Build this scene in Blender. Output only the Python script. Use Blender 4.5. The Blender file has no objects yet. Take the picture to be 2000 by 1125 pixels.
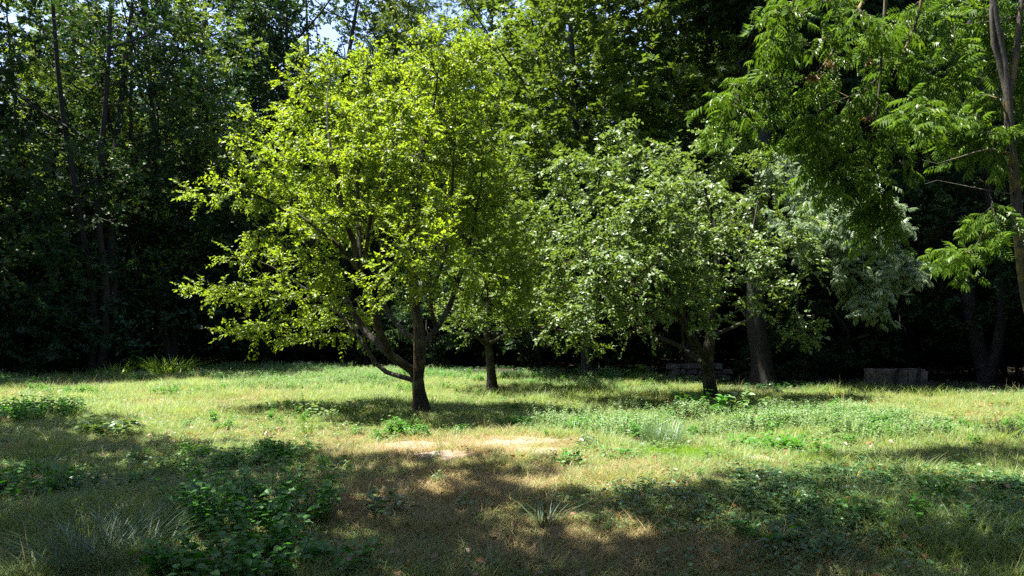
import bpy, math, random
import numpy as np
R = math.radians
sc = bpy.context.scene
COL = sc.collection
rng = np.random.default_rng(7)
random.seed(7)

# ------------------------------------------------------------------ camera, sky, sun, exposure
FPX, HOR, EYE = 1540.0, 640.0, 1.6          # focal length in photo pixels, horizon row, eye height
cam_d = bpy.data.cameras.new('camera'); cam = bpy.data.objects.new('camera', cam_d); COL.objects.link(cam)
cam.location = (0, 0, EYE); cam.rotation_euler = (R(90), 0, 0)
cam_d.sensor_width = 36; cam_d.lens = 36*FPX/2000; cam_d.shift_y = (HOR-562.5)/2000
cam_d.clip_start = 0.05; cam_d.clip_end = 1000
sc.camera = cam

SUN = np.array([-0.31, 0.03, 0.95]); SUN /= np.linalg.norm(SUN)
elev = math.asin(SUN[2]); azim = math.atan2(SUN[0], SUN[1])     # azimuth from +Y, clockwise positive to +X
w = bpy.data.worlds.new('World'); sc.world = w; w.use_nodes = True
nt = w.node_tree; bg = nt.nodes['Background']
sky = nt.nodes.new('ShaderNodeTexSky'); sky.sky_type = 'NISHITA'; sky.sun_disc = False
sky.sun_elevation = elev; sky.sun_rotation = azim; sky.air_density = 1.0; sky.dust_density = 1.0; sky.ozone_density = 2.5
sm = nt.nodes.new('ShaderNodeMix'); sm.data_type = 'RGBA'; sm.blend_type = 'MULTIPLY'; sm.inputs[0].default_value = 1; sm.inputs[7].default_value = (1.03, 0.92, 0.98, 1)
nt.links.new(sky.outputs[0], sm.inputs[6]); nt.links.new(sm.outputs[2], bg.inputs[0]); bg.inputs[1].default_value = 0.1
sl = bpy.data.lights.new('sun', 'SUN'); sun = bpy.data.objects.new('sun', sl); COL.objects.link(sun)
sl.energy = 5.0; sl.angle = R(0.53); sl.color = (1.0, 0.95, 0.86)
from mathutils import Vector
sun.rotation_euler = Vector(-SUN).to_track_quat('-Z', 'Y').to_euler()
sc.view_settings.view_transform = 'Standard'; sc.view_settings.look = 'None'
sc.view_settings.gamma = 1.0; sc.view_settings.exposure = 2.15
cy = sc.cycles
cy.max_bounces = 6; cy.diffuse_bounces = 4; cy.glossy_bounces = 2; cy.transmission_bounces = 4; cy.transparent_max_bounces = 4
cy.use_denoising = False
try: cy.denoiser = 'OPENIMAGEDENOISE'; cy.denoising_prefilter = 'ACCURATE'
except Exception: pass
cy.sample_clamp_indirect = 6.0

# ------------------------------------------------------------------ helpers
def at(px, py, Y):
    """photo pixel + distance -> point"""
    return np.array([(px-1000)/FPX*Y, Y, EYE+(HOR-py)/FPX*Y])
def ground_h(x, y):
    return 0.05*np.sin(x*0.35+1.0)*np.sin(y*0.27) + 0.03*np.sin(x*0.9+y*0.7)

def mesh_from(name, verts, tris, mats, mat_idx=None, smooth=None):
    me = bpy.data.meshes.new(name)
    verts = np.asarray(verts, np.float32); tris = np.asarray(tris, np.int32)
    n, k = len(tris), tris.shape[1]
    me.vertices.add(len(verts)); me.vertices.foreach_set('co', verts.ravel())
    me.loops.add(n*k); me.loops.foreach_set('vertex_index', tris.ravel())
    me.polygons.add(n)
    me.polygons.foreach_set('loop_start', np.arange(0, n*k, k, dtype=np.int32))
    for m in mats: me.materials.append(m)
    if mat_idx is not None: me.polygons.foreach_set('material_index', np.asarray(mat_idx, np.int32))
    if smooth is not None: me.polygons.foreach_set('use_smooth', np.full(n, smooth) if np.isscalar(smooth) else smooth)
    me.update(calc_edges=True); me.validate()
    return me
def obj(name, me, parent=None, loc=None):
    o = bpy.data.objects.new(name, me); COL.objects.link(o)
    if parent is not None: o.parent = parent
    if loc is not None: o.location = loc
    return o
def tag(o, label=None, cat=None, group=None, kind=None):
    if label: o['label'] = label
    if cat: o['category'] = cat
    if group: o['group'] = group
    if kind: o['kind'] = kind
    return o
def thing(name, label, cat, loc, rotz=0, group=None, scale=1.0):
    o = bpy.data.objects.new(name, None); COL.objects.link(o); o.empty_display_size = 0.2
    o.location = loc; o.rotation_euler = (0, 0, rotz); o.scale = (scale,)*3
    return tag(o, label, cat, group)
def norm(v):
    return v/np.maximum(np.linalg.norm(v, axis=-1, keepdims=True), 1e-9)

# ------------------------------------------------------------------ materials
def new_mat(name):
    m = bpy.data.materials.new(name); m.use_nodes = True
    t = m.node_tree; t.nodes.clear()
    return m, t, t.nodes.new('ShaderNodeOutputMaterial')
def leaf_mat(name, ca, cb, cc=None, trans=0.4, tint=(1.25, 1.15, 0.55), rough=0.42, spec=0.5, tmul=1.3, noise_scale=0.7):
    """leaf: glossy upper face plus light coming through; colour varies leaf by leaf and clump by clump"""
    m, t, out = new_mat(name)
    geo = t.nodes.new('ShaderNodeNewGeometry')
    ramp = t.nodes.new('ShaderNodeValToRGB'); ramp.color_ramp.elements[0].color = (*ca, 1); ramp.color_ramp.elements[1].color = (*cb, 1)
    if cc:
        e = ramp.color_ramp.elements.new(0.93); e.color = (*cb, 1); ramp.color_ramp.elements[2].color = (*cc, 1)
    noi = t.nodes.new('ShaderNodeTexNoise'); noi.inputs['Scale'].default_value = noise_scale; noi.inputs['Detail'].default_value = 2
    t.links.new(geo.outputs['Position'], noi.inputs['Vector'])
    mix = t.nodes.new('ShaderNodeMath'); mix.operation = 'MULTIPLY_ADD'
    mix.inputs[1].default_value = 0.62
    add = t.nodes.new('ShaderNodeMath'); add.operation = 'MULTIPLY'; add.inputs[1].default_value = 0.42
    t.links.new(noi.outputs['Fac'], add.inputs[0]); t.links.new(geo.outputs['Random Per Island'], mix.inputs[0]); t.links.new(add.outputs[0], mix.inputs[2])
    t.links.new(mix.outputs[0], ramp.inputs[0])
    p = t.nodes.new('ShaderNodeBsdfPrincipled'); p.inputs['Roughness'].default_value = rough
    p.inputs['Specular IOR Level'].default_value = spec
    t.links.new(ramp.outputs[0], p.inputs['Base Color'])
    tr = t.nodes.new('ShaderNodeBsdfTranslucent')
    mul = t.nodes.new('ShaderNodeMix'); mul.data_type = 'RGBA'; mul.blend_type = 'MULTIPLY'; mul.inputs[0].default_value = 1
    mul.inputs[7].default_value = (tint[0]*tmul, tint[1]*tmul, tint[2]*tmul, 1)
    t.links.new(ramp.outputs[0], mul.inputs[6]); t.links.new(mul.outputs[2], tr.inputs[0])
    ms = t.nodes.new('ShaderNodeMixShader'); ms.inputs[0].default_value = trans
    t.links.new(p.outputs[0], ms.inputs[1]); t.links.new(tr.outputs[0], ms.inputs[2]); t.links.new(ms.outputs[0], out.inputs[0])
    return m
def bark_mat(name, ca, cb, scale=9, lichen=None):
    m, t, out = new_mat(name)
    tc = t.nodes.new('ShaderNodeTexCoord'); mp = t.nodes.new('ShaderNodeMapping'); mp.inputs['Scale'].default_value = (scale, scale, scale*0.22)
    n1 = t.nodes.new('ShaderNodeTexNoise'); n1.inputs['Scale'].default_value = 2.2; n1.inputs['Detail'].default_value = 6; n1.inputs['Roughness'].default_value = 0.7
    rp = t.nodes.new('ShaderNodeValToRGB'); rp.color_ramp.elements[0].position = 0.35; rp.color_ramp.elements[1].position = 0.7
    rp.color_ramp.elements[0].color = (*ca, 1); rp.color_ramp.elements[1].color = (*cb, 1)
    t.links.new(tc.outputs['Object'], mp.inputs[0]); t.links.new(mp.outputs[0], n1.inputs['Vector']); t.links.new(n1.outputs['Fac'], rp.inputs[0])
    col = rp.outputs[0]
    if lichen:
        n2 = t.nodes.new('ShaderNodeTexNoise'); n2.inputs['Scale'].default_value = 3.5; n2.inputs['Detail'].default_value = 4
        r2 = t.nodes.new('ShaderNodeValToRGB'); r2.color_ramp.elements[0].position = 0.52; r2.color_ramp.elements[1].position = 0.62
        mx = t.nodes.new('ShaderNodeMix'); mx.data_type = 'RGBA'; mx.inputs[7].default_value = (*lichen, 1)
        t.links.new(tc.outputs['Object'], n2.inputs['Vector']); t.links.new(n2.outputs['Fac'], r2.inputs[0]); t.links.new(r2.outputs[0], mx.inputs[0])
        t.links.new(col, mx.inputs[6]); col = mx.outputs[2]
    p = t.nodes.new('ShaderNodeBsdfPrincipled'); p.inputs['Roughness'].default_value = 0.9
    b = t.nodes.new('ShaderNodeBump'); b.inputs['Strength'].default_value = 0.8; b.inputs['Distance'].default_value = 0.03
    t.links.new(n1.outputs['Fac'], b.inputs['Height']); t.links.new(b.outputs[0], p.inputs['Normal'])
    t.links.new(col, p.inputs['Base Color']); t.links.new(p.outputs[0], out.inputs[0])
    return m

M = {}
M['fruit_bark'] = bark_mat('fruit_bark', (0.012, 0.009, 0.007), (0.05, 0.038, 0.028), lichen=(0.075, 0.07, 0.04))
M['dark_bark'] = bark_mat('dark_bark', (0.008, 0.007, 0.005), (0.03, 0.025, 0.018))
M['ash_bark'] = bark_mat('ash_bark', (0.03, 0.026, 0.02), (0.1, 0.088, 0.065), lichen=(0.16, 0.12, 0.035))
M['pale_bark'] = bark_mat('pale_bark', (0.1, 0.09, 0.07), (0.36, 0.33, 0.27))
M['twig'] = bark_mat('twig', (0.04, 0.03, 0.018), (0.1, 0.08, 0.045))
M['plum_leaf'] = leaf_mat('plum_leaf', (0.095, 0.17, 0.013), (0.195, 0.275, 0.024), (0.29, 0.33, 0.1), trans=0.52, rough=0.45, spec=0.45)
M['apple_leaf'] = leaf_mat('apple_leaf', (0.06, 0.12, 0.025), (0.135, 0.205, 0.055), (0.22, 0.27, 0.16), trans=0.4, rough=0.45, spec=0.7)
M['small_leaf'] = leaf_mat('small_leaf', (0.06, 0.115, 0.015), (0.125, 0.19, 0.03), trans=0.42, rough=0.5, spec=0.4)
M['ash_leaf'] = leaf_mat('ash_leaf', (0.045, 0.112, 0.01), (0.11, 0.195, 0.02), (0.18, 0.23, 0.05), trans=0.45, rough=0.45, spec=0.45, tint=(1.2, 1.1, 0.6), noise_scale=1.6)
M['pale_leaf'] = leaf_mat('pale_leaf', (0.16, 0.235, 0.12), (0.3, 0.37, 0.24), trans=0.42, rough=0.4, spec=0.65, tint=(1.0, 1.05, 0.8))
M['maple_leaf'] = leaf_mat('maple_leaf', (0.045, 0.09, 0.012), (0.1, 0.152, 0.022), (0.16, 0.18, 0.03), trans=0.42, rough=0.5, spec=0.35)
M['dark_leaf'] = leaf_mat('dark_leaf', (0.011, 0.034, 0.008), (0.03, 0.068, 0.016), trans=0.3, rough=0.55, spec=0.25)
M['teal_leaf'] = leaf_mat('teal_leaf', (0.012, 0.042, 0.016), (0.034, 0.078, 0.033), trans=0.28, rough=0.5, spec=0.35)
M['light_leaf'] = leaf_mat('light_leaf', (0.07, 0.13, 0.012), (0.14, 0.2, 0.02), trans=0.45, rough=0.5, spec=0.35)
M['olive_leaf'] = leaf_mat('olive_leaf', (0.035, 0.07, 0.012), (0.085, 0.125, 0.024), trans=0.33, rough=0.5, spec=0.35)
M['nettle_leaf'] = leaf_mat('nettle_leaf', (0.03, 0.13, 0.008), (0.07, 0.22, 0.015), trans=0.4, rough=0.5, tint=(1.1, 1.2, 0.5))
M['weed_leaf'] = leaf_mat('weed_leaf', (0.06, 0.13, 0.03), (0.13, 0.22, 0.06), trans=0.35, rough=0.45)
M['mint_leaf'] = leaf_mat('mint_leaf', (0.1, 0.185, 0.07), (0.23, 0.33, 0.16), trans=0.4, rough=0.6, spec=0.35)
M['ivy_leaf'] = leaf_mat('ivy_leaf', (0.018, 0.07, 0.014), (0.05, 0.13, 0.035), trans=0.25, rough=0.42)
M['seed_brown'] = leaf_mat('seed_brown', (0.12, 0.06, 0.025), (0.26, 0.14, 0.06), trans=0.2)
M['blade_green'] = leaf_mat('blade_green', (0.095, 0.165, 0.04), (0.24, 0.31, 0.125), (0.42, 0.42, 0.27), trans=0.45, rough=0.5, spec=0.35, noise_scale=0.9)
M['blade_dry'] = leaf_mat('blade_dry', (0.16, 0.125, 0.045), (0.36, 0.295, 0.14), (0.16, 0.19, 0.045), trans=0.35, rough=0.6, spec=0.3, tint=(1.1, 1.0, 0.7), noise_scale=0.9)
M['blade_lime'] = leaf_mat('blade_lime', (0.13, 0.26, 0.01), (0.2, 0.34, 0.02), trans=0.5, rough=0.5)
M['blade_blue'] = leaf_mat('blade_blue', (0.04, 0.1, 0.035), (0.11, 0.18, 0.085), trans=0.3, rough=0.45)
M['blade_lily'] = leaf_mat('blade_lily', (0.07, 0.15, 0.015), (0.16, 0.24, 0.03), (0.26, 0.24, 0.07), trans=0.4, rough=0.42)

# ------------------------------------------------------------------ leaf templates: x along the leaf, y across, z out of it
def fold(w=0.3, c=0.1):
    v = [(0,0,0), (0.42,w,0.08), (1,0,-c), (0.42,-w,0.08), (0.45,0,-0.03)]
    return np.array(v, float), np.array([(0,4,1), (4,2,1), (0,3,4), (4,3,2)])
def kite(w=0.3, c=0.12):
    v = [(0,0,0), (0.42,w,0.06), (1,0,-c), (0.42,-w,0.06)]
    return np.array(v, float), np.array([(0,2,1), (0,3,2)])
def broad(w=0.34):
    v = [(0,0,0), (0.12,w*0.7,0.05), (0.35,w,0.07), (0.66,w*0.62,0.02), (1,0,-0.16), (0.66,-w*0.62,0.02), (0.35,-w,0.07), (0.12,-w*0.7,0.05), (0.36,0,-0.02), (0.68,0,-0.06)]
    t = [(0,8,1), (1,8,2), (2,8,9), (2,9,3), (3,9,4), (0,7,8), (7,6,8), (6,9,8), (6,5,9), (5,4,9)]
    return np.array(v, float), np.array(t)
def pinnate(pairs=4, lw=0.17, ll=0.42):
    V, T = [], []
    tv, tt = kite(lw, 0.18)
    def put(base, ang, L, droop):
        c, s = math.cos(ang), math.sin(ang)
        k = len(V)
        for x, y, z in tv:
            x, y, z = x*L, y*L, z*L - droop*x*x
            V.append((base[0]+c*x-s*y, base[1]+s*x+c*y, base[2]+z))
        T.extend((a+k, b+k, d+k) for a, b, d in tt)
    for i in range(pairs):
        x = 0.18+0.6*i/(max(pairs-1, 1)); z = -0.16*x*x; L = ll*(0.8+0.3*math.sin(math.pi*(i+0.8)/pairs))
        put((x, 0.01, z), R(62-i*4), L, 0.25); put((x+0.02, -0.01, z), R(-62+i*4), L, 0.25)
    put((0.82, 0, -0.12), 0, ll, 0.3)
    return np.array(V, float), np.array(T)
def maple():
    v = [(0,0,0)]
    for a, r in ((100,0.3), (62,0.62), (45,0.36), (18,0.6), (0,1.0), (-18,0.6), (-45,0.36), (-62,0.62), (-100,0.3)):
        v.append((0.12+r*math.cos(R(a))*0.9, r*math.sin(R(a)), 0.05*abs(math.sin(R(a)))-0.1*r))
    return np.array(v, float), np.array([(0, i+1, i) for i in range(1, 9)])

def scatter(tpl, pos, d, nrm, size, width=None):
    """copies of a template: pos, direction, normal (N x 3), size (N)"""
    tv, tt = tpl
    x = norm(d); y = norm(np.cross(nrm, x)); z = np.cross(x, y)
    s = size[:, None, None]
    ww = s if width is None else width[:, None, None]
    V = pos[:, None, :] + s*tv[None, :, 0:1]*x[:, None, :] + ww*tv[None, :, 1:2]*y[:, None, :] + s*tv[None, :, 2:3]*z[:, None, :]
    n = len(pos)
    T = (tt[None] + (np.arange(n)*len(tv))[:, None, None])
    return V.reshape(-1, 3), T.reshape(-1, 3)

def join(parts):
    """[(verts, tris, mat index)] -> merged arrays"""
    V, T, I, k = [], [], [], 0
    for v, t, i in parts:
        if len(v) == 0: continue
        V.append(v); T.append(t+k); I.append(np.full(len(t), i)); k += len(v)
    return np.concatenate(V), np.concatenate(T), np.concatenate(I)

# ------------------------------------------------------------------ wood: skeleton grown towards twig points
def spline(pts, step=0.25):
    pts = np.array(pts, float)
    if len(pts) < 3:
        P = [pts[0], pts[0], *pts[1:], pts[-1]]
    P = np.vstack([2*pts[0]-pts[1], pts, 2*pts[-1]-pts[-2]])
    out = []
    for i in range(1, len(P)-2):
        n = max(1, int(np.linalg.norm(P[i+1]-P[i])/step))
        for k in range(n):
            u = k/n
            out.append(0.5*((2*P[i])+(-P[i-1]+P[i+1])*u+(2*P[i-1]-5*P[i]+4*P[i+1]-P[i+2])*u*u+(-P[i-1]+3*P[i]-3*P[i+1]+P[i+2])*u**3))
    out.append(pts[-1])
    return np.array(out)

def tube(path, rad, sides):
    path = np.asarray(path); n = len(path)
    tan = np.gradient(path, axis=0); tan = norm(tan)
    up = np.array([0.3, 1, 0.1]) if abs(tan[0, 2]) > 0.7 else np.array([0, 0, 1.0])
    V = np.empty((n, sides, 3)); a = np.cross(tan[0], up); a /= np.linalg.norm(a)
    ang = np.arange(sides)*2*np.pi/sides; ca, sa = np.cos(ang)[:, None], np.sin(ang)[:, None]
    for i in range(n):
        a = a-tan[i]*a.dot(tan[i]); a /= max(np.linalg.norm(a), 1e-9); b = np.cross(tan[i], a)
        V[i] = path[i]+rad[i]*(ca*a+sa*b)
    i, j = np.meshgrid(np.arange(n-1), np.arange(sides), indexing='ij'); jn = (j+1) % sides
    p, q, r_, s = i*sides+j, i*sides+jn, (i+1)*sides+jn, (i+1)*sides+j
    T = np.concatenate([np.stack([p, q, r_], -1).reshape(-1, 3), np.stack([p, r_, s], -1).reshape(-1, 3)])
    return V.reshape(-1, 3), T

class Tree:
    """limbs: list of (points, r0, r1); the first is the trunk. tips: twig points. All in the tree's own space."""
    def __init__(s, limbs, tips, bf=0.25, tip_r=0.006, rs=None):
        pos, par, rad, lim = [], [], [], []
        for li, (pts, r0, r1) in enumerate(limbs):
            sp = spline(pts, 0.28)
            if li == 0: prev = -1; start = 0
            else:
                dd = np.linalg.norm(np.array(pos)-sp[0], axis=1); prev = int(dd.argmin()); start = 0 if dd.min() > 0.05 else 1
            for k in range(start, len(sp)):
                pos.append(sp[k]); par.append(prev); rad.append(r0+(r1-r0)*k/max(len(sp)-1, 1)); lim.append(li)
                prev = len(pos)-1
        s.nskel = len(pos)
        pos = np.array(pos); par = list(par); lim = list(lim)
        path = np.zeros(len(pos))
        for i in range(1, len(pos)):
            if par[i] >= 0: path[i] = path[par[i]]+np.linalg.norm(pos[i]-pos[par[i]])
        tips = np.array(tips)
        ok0 = 3 if len(pos) > 6 else 0           # nothing grows out of the very foot
        dist = np.linalg.norm(tips[:, None]-pos[None, ok0:], axis=2)
        cost = dist+bf*path[None, ok0:]
        best = cost.argmin(1)+ok0; bc = cost.min(1)
        done = np.zeros(len(tips), bool); P = list(pos); path = list(path)
        for _ in range(len(tips)):
            i = int(np.where(done, 1e9, bc).argmin()); done[i] = True
            b = int(best[i]); a = P[b]; q = tips[i]; L = np.linalg.norm(q-a)
            n = max(1, int(L/0.45)); last = b
            for k in range(1, n+1):                # long reaches bend a little
                u = k/n; pt = a+(q-a)*u
                if k < n: pt = pt+np.array([0, 0, 0.12*L*math.sin(math.pi*u)*0.6])+rng.normal(0, 0.03, 3)
                P.append(pt); par.append(last); lim.append(lim[last]); path.append(path[last]+np.linalg.norm(pt-P[last])); rad.append(0); last = len(P)-1
                c = np.linalg.norm(tips-pt, axis=1)+bf*path[last]
                m = c < bc; bc[m] = c[m]; best[m] = last
        s.P = np.array(P); s.par = np.array(par); s.lim = np.array(lim)
        n = len(P); r = np.zeros(n); ch = [[] for _ in range(n)]
        for i in range(n):
            if par[i] >= 0: ch[par[i]].append(i)
        acc = np.zeros(n); e = 2.1
        for i in range(n-1, -1, -1):
            if not ch[i]: acc[i] = tip_r**e
            if par[i] >= 0: acc[par[i]] += acc[i]
        r = acc**(1/e); r0 = np.array(rad)
        r[:s.nskel] = r0[:s.nskel]
        for i in range(s.nskel, n): r[i] = min(r[i], r[par[i]]*0.8)
        s.r = r; s.ch = ch
        s.ends = np.array([i for i in range(s.nskel, n) if r[i] < tip_r*2.6])
    def wood(s, min_r=0.0):
        """{limb: (verts, tris)}: one tube per unbroken run"""
        out = {}
        stack = [(0, [0])]; n = 0
        while stack:
            i, chain = stack.pop()
            cur = i
            while True:
                kids = [c for c in s.ch[cur] if s.r[c] >= min_r]
                if not kids: break
                same = [c for c in kids if s.lim[c] == s.lim[cur]]
                main = max(same or kids, key=lambda c: (c < s.nskel, s.r[c]))
                if s.lim[main] != s.lim[cur] : main = None
                for c in kids:
                    if c != main: stack.append((c, [cur, c]))
                if main is None: break
                chain.append(main); cur = main
            if len(chain) < 2: continue
            rr = s.r[chain].copy()
            if chain[0] != 0: rr[0] = min(rr[0]*0.85, rr[1]*1.25)
            sides = 10 if rr[0] > 0.08 else 6 if rr[0] > 0.025 else 4 if rr[0] > 0.01 else 3
            if chain[0] == 0: rr[0] *= 1.42; rr[1] *= 1.1
            out.setdefault(s.lim[chain[-1]], []).append((*tube(s.P[chain], rr, sides), 0))
        return out
    def sprays(s, k, twig, nleaf, size, spread=0.8, up=0.5, droop=0.15, leafdir=0.6, centre=None, hang=0.0):
        """leaf positions along k short twigs at each end; returns pos, dir, normal, size and twig tubes"""
        E = s.ends; d0 = norm(s.P[E]-s.P[s.par[E]])
        if centre is not None: d0 = norm(d0+0.6*norm(s.P[E]-centre))
        p0 = np.repeat(s.P[E], k, 0); d0 = np.repeat(d0, k, 0); q0 = np.repeat(s.P[s.par[E]], k, 0)
        n = len(p0); u = rng.random((n, 1))*0.8
        p = p0*(1-u)+q0*u
        d = norm(d0+rng.normal(0, spread, (n, 3))*np.array([1, 1, 0.6])+np.array([0, 0, -hang]))
        L = twig*(0.6+0.8*rng.random((n, 1)))
        t = (np.arange(nleaf)+0.7)/nleaf
        pos = p[:, None]+d[:, None]*L[:, None]*t[None, :, None]; pos[:, :, 2] -= droop*L*(t[None]**2)
        side = norm(np.cross(d, np.array([0, 0, 1.0])+rng.normal(0, 0.4, (n, 3))))
        sg = np.where(np.arange(nleaf) % 2 == 0, 1.0, -1.0)[None, :, None]
        ld = d[:, None]*leafdir+side[:, None]*sg*0.8+rng.normal(0, 0.3, (n, nleaf, 3)); ld[:, :, 2] -= droop
        nr = np.array([0, 0, up])+rng.normal(0, 0.45, (n, nleaf, 3))
        sz = size*(0.65+0.6*rng.random((n, nleaf)))
        # twigs as thin three-sided slivers
        tv = np.array([(0, .5, 0), (0, -.5, .3), (0, 0, -.5), (1, 0, 0)]); tt = np.array([(0, 3, 1), (1, 3, 2), (2, 3, 0)])
        e = p+d*L; e[:, 2] -= droop*L[:, 0]
        tw = scatter((tv*np.array([1, 1, 0.012/twig]), tt), p, e-p, np.tile([0.1, 0.2, 1.0], (n, 1)), np.linalg.norm(e-p, axis=1), np.full(n, 0.009))
        return pos.reshape(-1, 3), ld.reshape(-1, 3), nr.reshape(-1, 3), sz.ravel(), tw

def lobe_tips(lobes, per_m3, shell=0.55, keep=None):
    """points in ellipsoids (centre, radii), more of them near the surface"""
    out = []
    for c, r in lobes:
        c, r = np.array(c, float), np.array(r, float)
        n = max(6, int(per_m3*4.19*r.prod()))
        v = norm(rng.normal(0, 1, (n, 3))); u = rng.random((n, 1))**(1/3.0)
        u = shell+(1-shell)*u if False else u**(1-shell*0.7)
        out.append(c+v*u*r*(1+rng.normal(0, 0.07, (n, 1))))
    P = np.concatenate(out)
    if keep is not None: P = P[keep(P)]
    return P

def px_lobes(L, Y, base, depth=1.0):
    """photo-pixel lobes (px, py, rx, ry, dY) at distance Y -> ellipsoids relative to base"""
    out = []
    for l in L:
        px, py, rx, ry = l[:4]; dY = l[4] if len(l) > 4 else 0
        y = Y+dY; c = at(px, py, y)-base
        out.append((c, (rx/FPX*y, (l[5] if len(l) > 5 else depth*(rx+ry)/2/FPX*y), ry/FPX*y)))
    return out
def px_limb(pts, Y, base, r0, r1):
    return ([at(p[0], p[1], Y+(p[2] if len(p) > 2 else 0))-base for p in pts], r0, r1)

def build_tree(root, tree, bark, leafm, tpl, spray, split_limbs=False, min_r=0.0, meshes=None):
    wood = tree.wood(min_r)
    if split_limbs:
        for li in sorted(wood):
            v, t, _ = join(wood[li])
            obj('trunk' if li == 0 else 'limb', mesh_from('wood', v, t, [bark], smooth=True), root)
    else:
        v, t, _ = join([x for li in wood for x in wood[li]])
        obj('trunk', mesh_from('wood', v, t, [bark], smooth=True), root)
    pos, d, nr, sz, tw = tree.sprays(**spray)
    lv, lt = scatter(tpl, pos, d, nr, sz)
    v, t, i = join([(lv, lt, 0), (*tw, 1)])
    return obj('crown', mesh_from('crown', v, t, [leafm, M['twig']], i, smooth=False), root)

# ------------------------------------------------------------------ smooth noise used for ground and planting
_tab = rng.random((64, 64))
def vnoise(x, y, f, o=0):
    x = np.asarray(x, float)*f+o*7.3; y = np.asarray(y, float)*f+o*3.1
    xi, yi = np.floor(x).astype(int), np.floor(y).astype(int); u, v = x-xi, y-yi
    u = u*u*(3-2*u); v = v*v*(3-2*v); g = lambda a, b: _tab[a % 64, b % 64]
    return (g(xi, yi)*(1-u)+g(xi+1, yi)*u)*(1-v)+(g(xi, yi+1)*(1-u)+g(xi+1, yi+1)*u)*v
def fbm(x, y, f, o=0):
    return 0.55*vnoise(x, y, f, o)+0.3*vnoise(x, y, f*2.3, o+1)+0.15*vnoise(x, y, f*5.1, o+2)
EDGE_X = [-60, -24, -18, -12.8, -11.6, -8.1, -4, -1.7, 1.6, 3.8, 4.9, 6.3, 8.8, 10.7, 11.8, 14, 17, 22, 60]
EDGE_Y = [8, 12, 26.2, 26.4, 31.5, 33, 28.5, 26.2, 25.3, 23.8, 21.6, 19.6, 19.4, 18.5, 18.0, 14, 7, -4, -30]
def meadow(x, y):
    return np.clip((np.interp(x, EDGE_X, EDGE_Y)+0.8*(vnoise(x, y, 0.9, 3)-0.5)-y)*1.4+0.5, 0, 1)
def blob(x, y, px, py, rx, ry):
    """soft ellipse placed where the photo row and column meet the ground"""
    Y = EYE*FPX/(py-HOR); X = (px-1000)/FPX*Y
    return np.exp(-(((x-X)/rx)**2+((y-Y)/ry)**2))
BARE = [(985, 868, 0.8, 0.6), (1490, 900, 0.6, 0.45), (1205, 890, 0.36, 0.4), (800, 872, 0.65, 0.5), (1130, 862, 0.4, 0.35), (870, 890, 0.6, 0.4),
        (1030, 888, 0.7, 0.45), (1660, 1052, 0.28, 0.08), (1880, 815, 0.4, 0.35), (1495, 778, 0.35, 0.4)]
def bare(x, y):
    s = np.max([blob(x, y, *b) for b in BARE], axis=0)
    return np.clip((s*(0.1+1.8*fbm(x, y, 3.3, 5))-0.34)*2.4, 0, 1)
def dryness(x, y):
    d = fbm(x, y, 0.45, 8)*0.65+fbm(x, y, 1.8, 11)*0.35-0.34
    d = d+0.62*blob(x, y, 930, 960, 1.9, 1.2)+0.55*blob(x, y, 1150, 1080, 1.7, 0.9)+0.4*blob(x, y, 800, 875, 1.6, 1.3)+0.25*blob(x, y, 260, 790, 2.5, 2.2)
    d = d+0.5*blob(x, y, 1000, 872, 1.9, 1.1)+0.3*blob(x, y, 1400, 1110, 0.8, 0.3)+0.3*blob(x, y, 1880, 1090, 0.35, 0.25)+0.35*blob(x, y, 700, 1000, 1.0, 0.8)+0.25*blob(x, y, 225, 1015, 0.3, 0.25)
    d = d-0.4*blob(x, y, 120, 960, 1.3, 1.0)-0.5*blob(x, y, 1830, 1010, 1.4, 1.2)-0.45*blob(x, y, 1420, 850, 2.2, 1.8)-0.35*blob(x, y, 900, 800, 3.5, 1.4)-0.35*blob(x, y, 60, 800, 2, 2)
    return np.clip(d, 0, 1)

# ------------------------------------------------------------------ ground: one sheet to the horizon
gx = np.concatenate([np.linspace(-300, -22, 16)[:-1], np.linspace(-22, 22, 300), np.linspace(22, 300, 16)[1:]])
gy = np.concatenate([np.linspace(-300, 1.5, 20)[:-1], np.linspace(1.5, 36, 270), np.linspace(36, 400, 18)[1:]])
GX, GY = np.meshgrid(gx, gy)
GZ = ground_h(GX, GY)+0.02*bare(GX, GY)+0.02*(fbm(GX, GY, 2.5, 4)-0.5)
nx, ny = len(gx), len(gy); ii, jj = np.meshgrid(np.arange(ny-1), np.arange(nx-1), indexing='ij'); q = ii*nx+jj
me = mesh_from('ground', np.stack([GX, GY, GZ], -1).reshape(-1, 3), np.stack([q, q+1, q+nx+1, q+nx], -1).reshape(-1, 4), [], smooth=True)
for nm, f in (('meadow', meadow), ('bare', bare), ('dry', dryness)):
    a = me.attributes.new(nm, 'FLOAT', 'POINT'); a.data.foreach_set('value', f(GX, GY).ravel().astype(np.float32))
m, t, out = new_mat('ground'); me.materials.append(m)
p = t.nodes.new('ShaderNodeBsdfPrincipled'); p.inputs['Roughness'].default_value = 0.95; p.inputs['Specular IOR Level'].default_value = 0.2
tc = t.nodes.new('ShaderNodeTexCoord')
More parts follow.
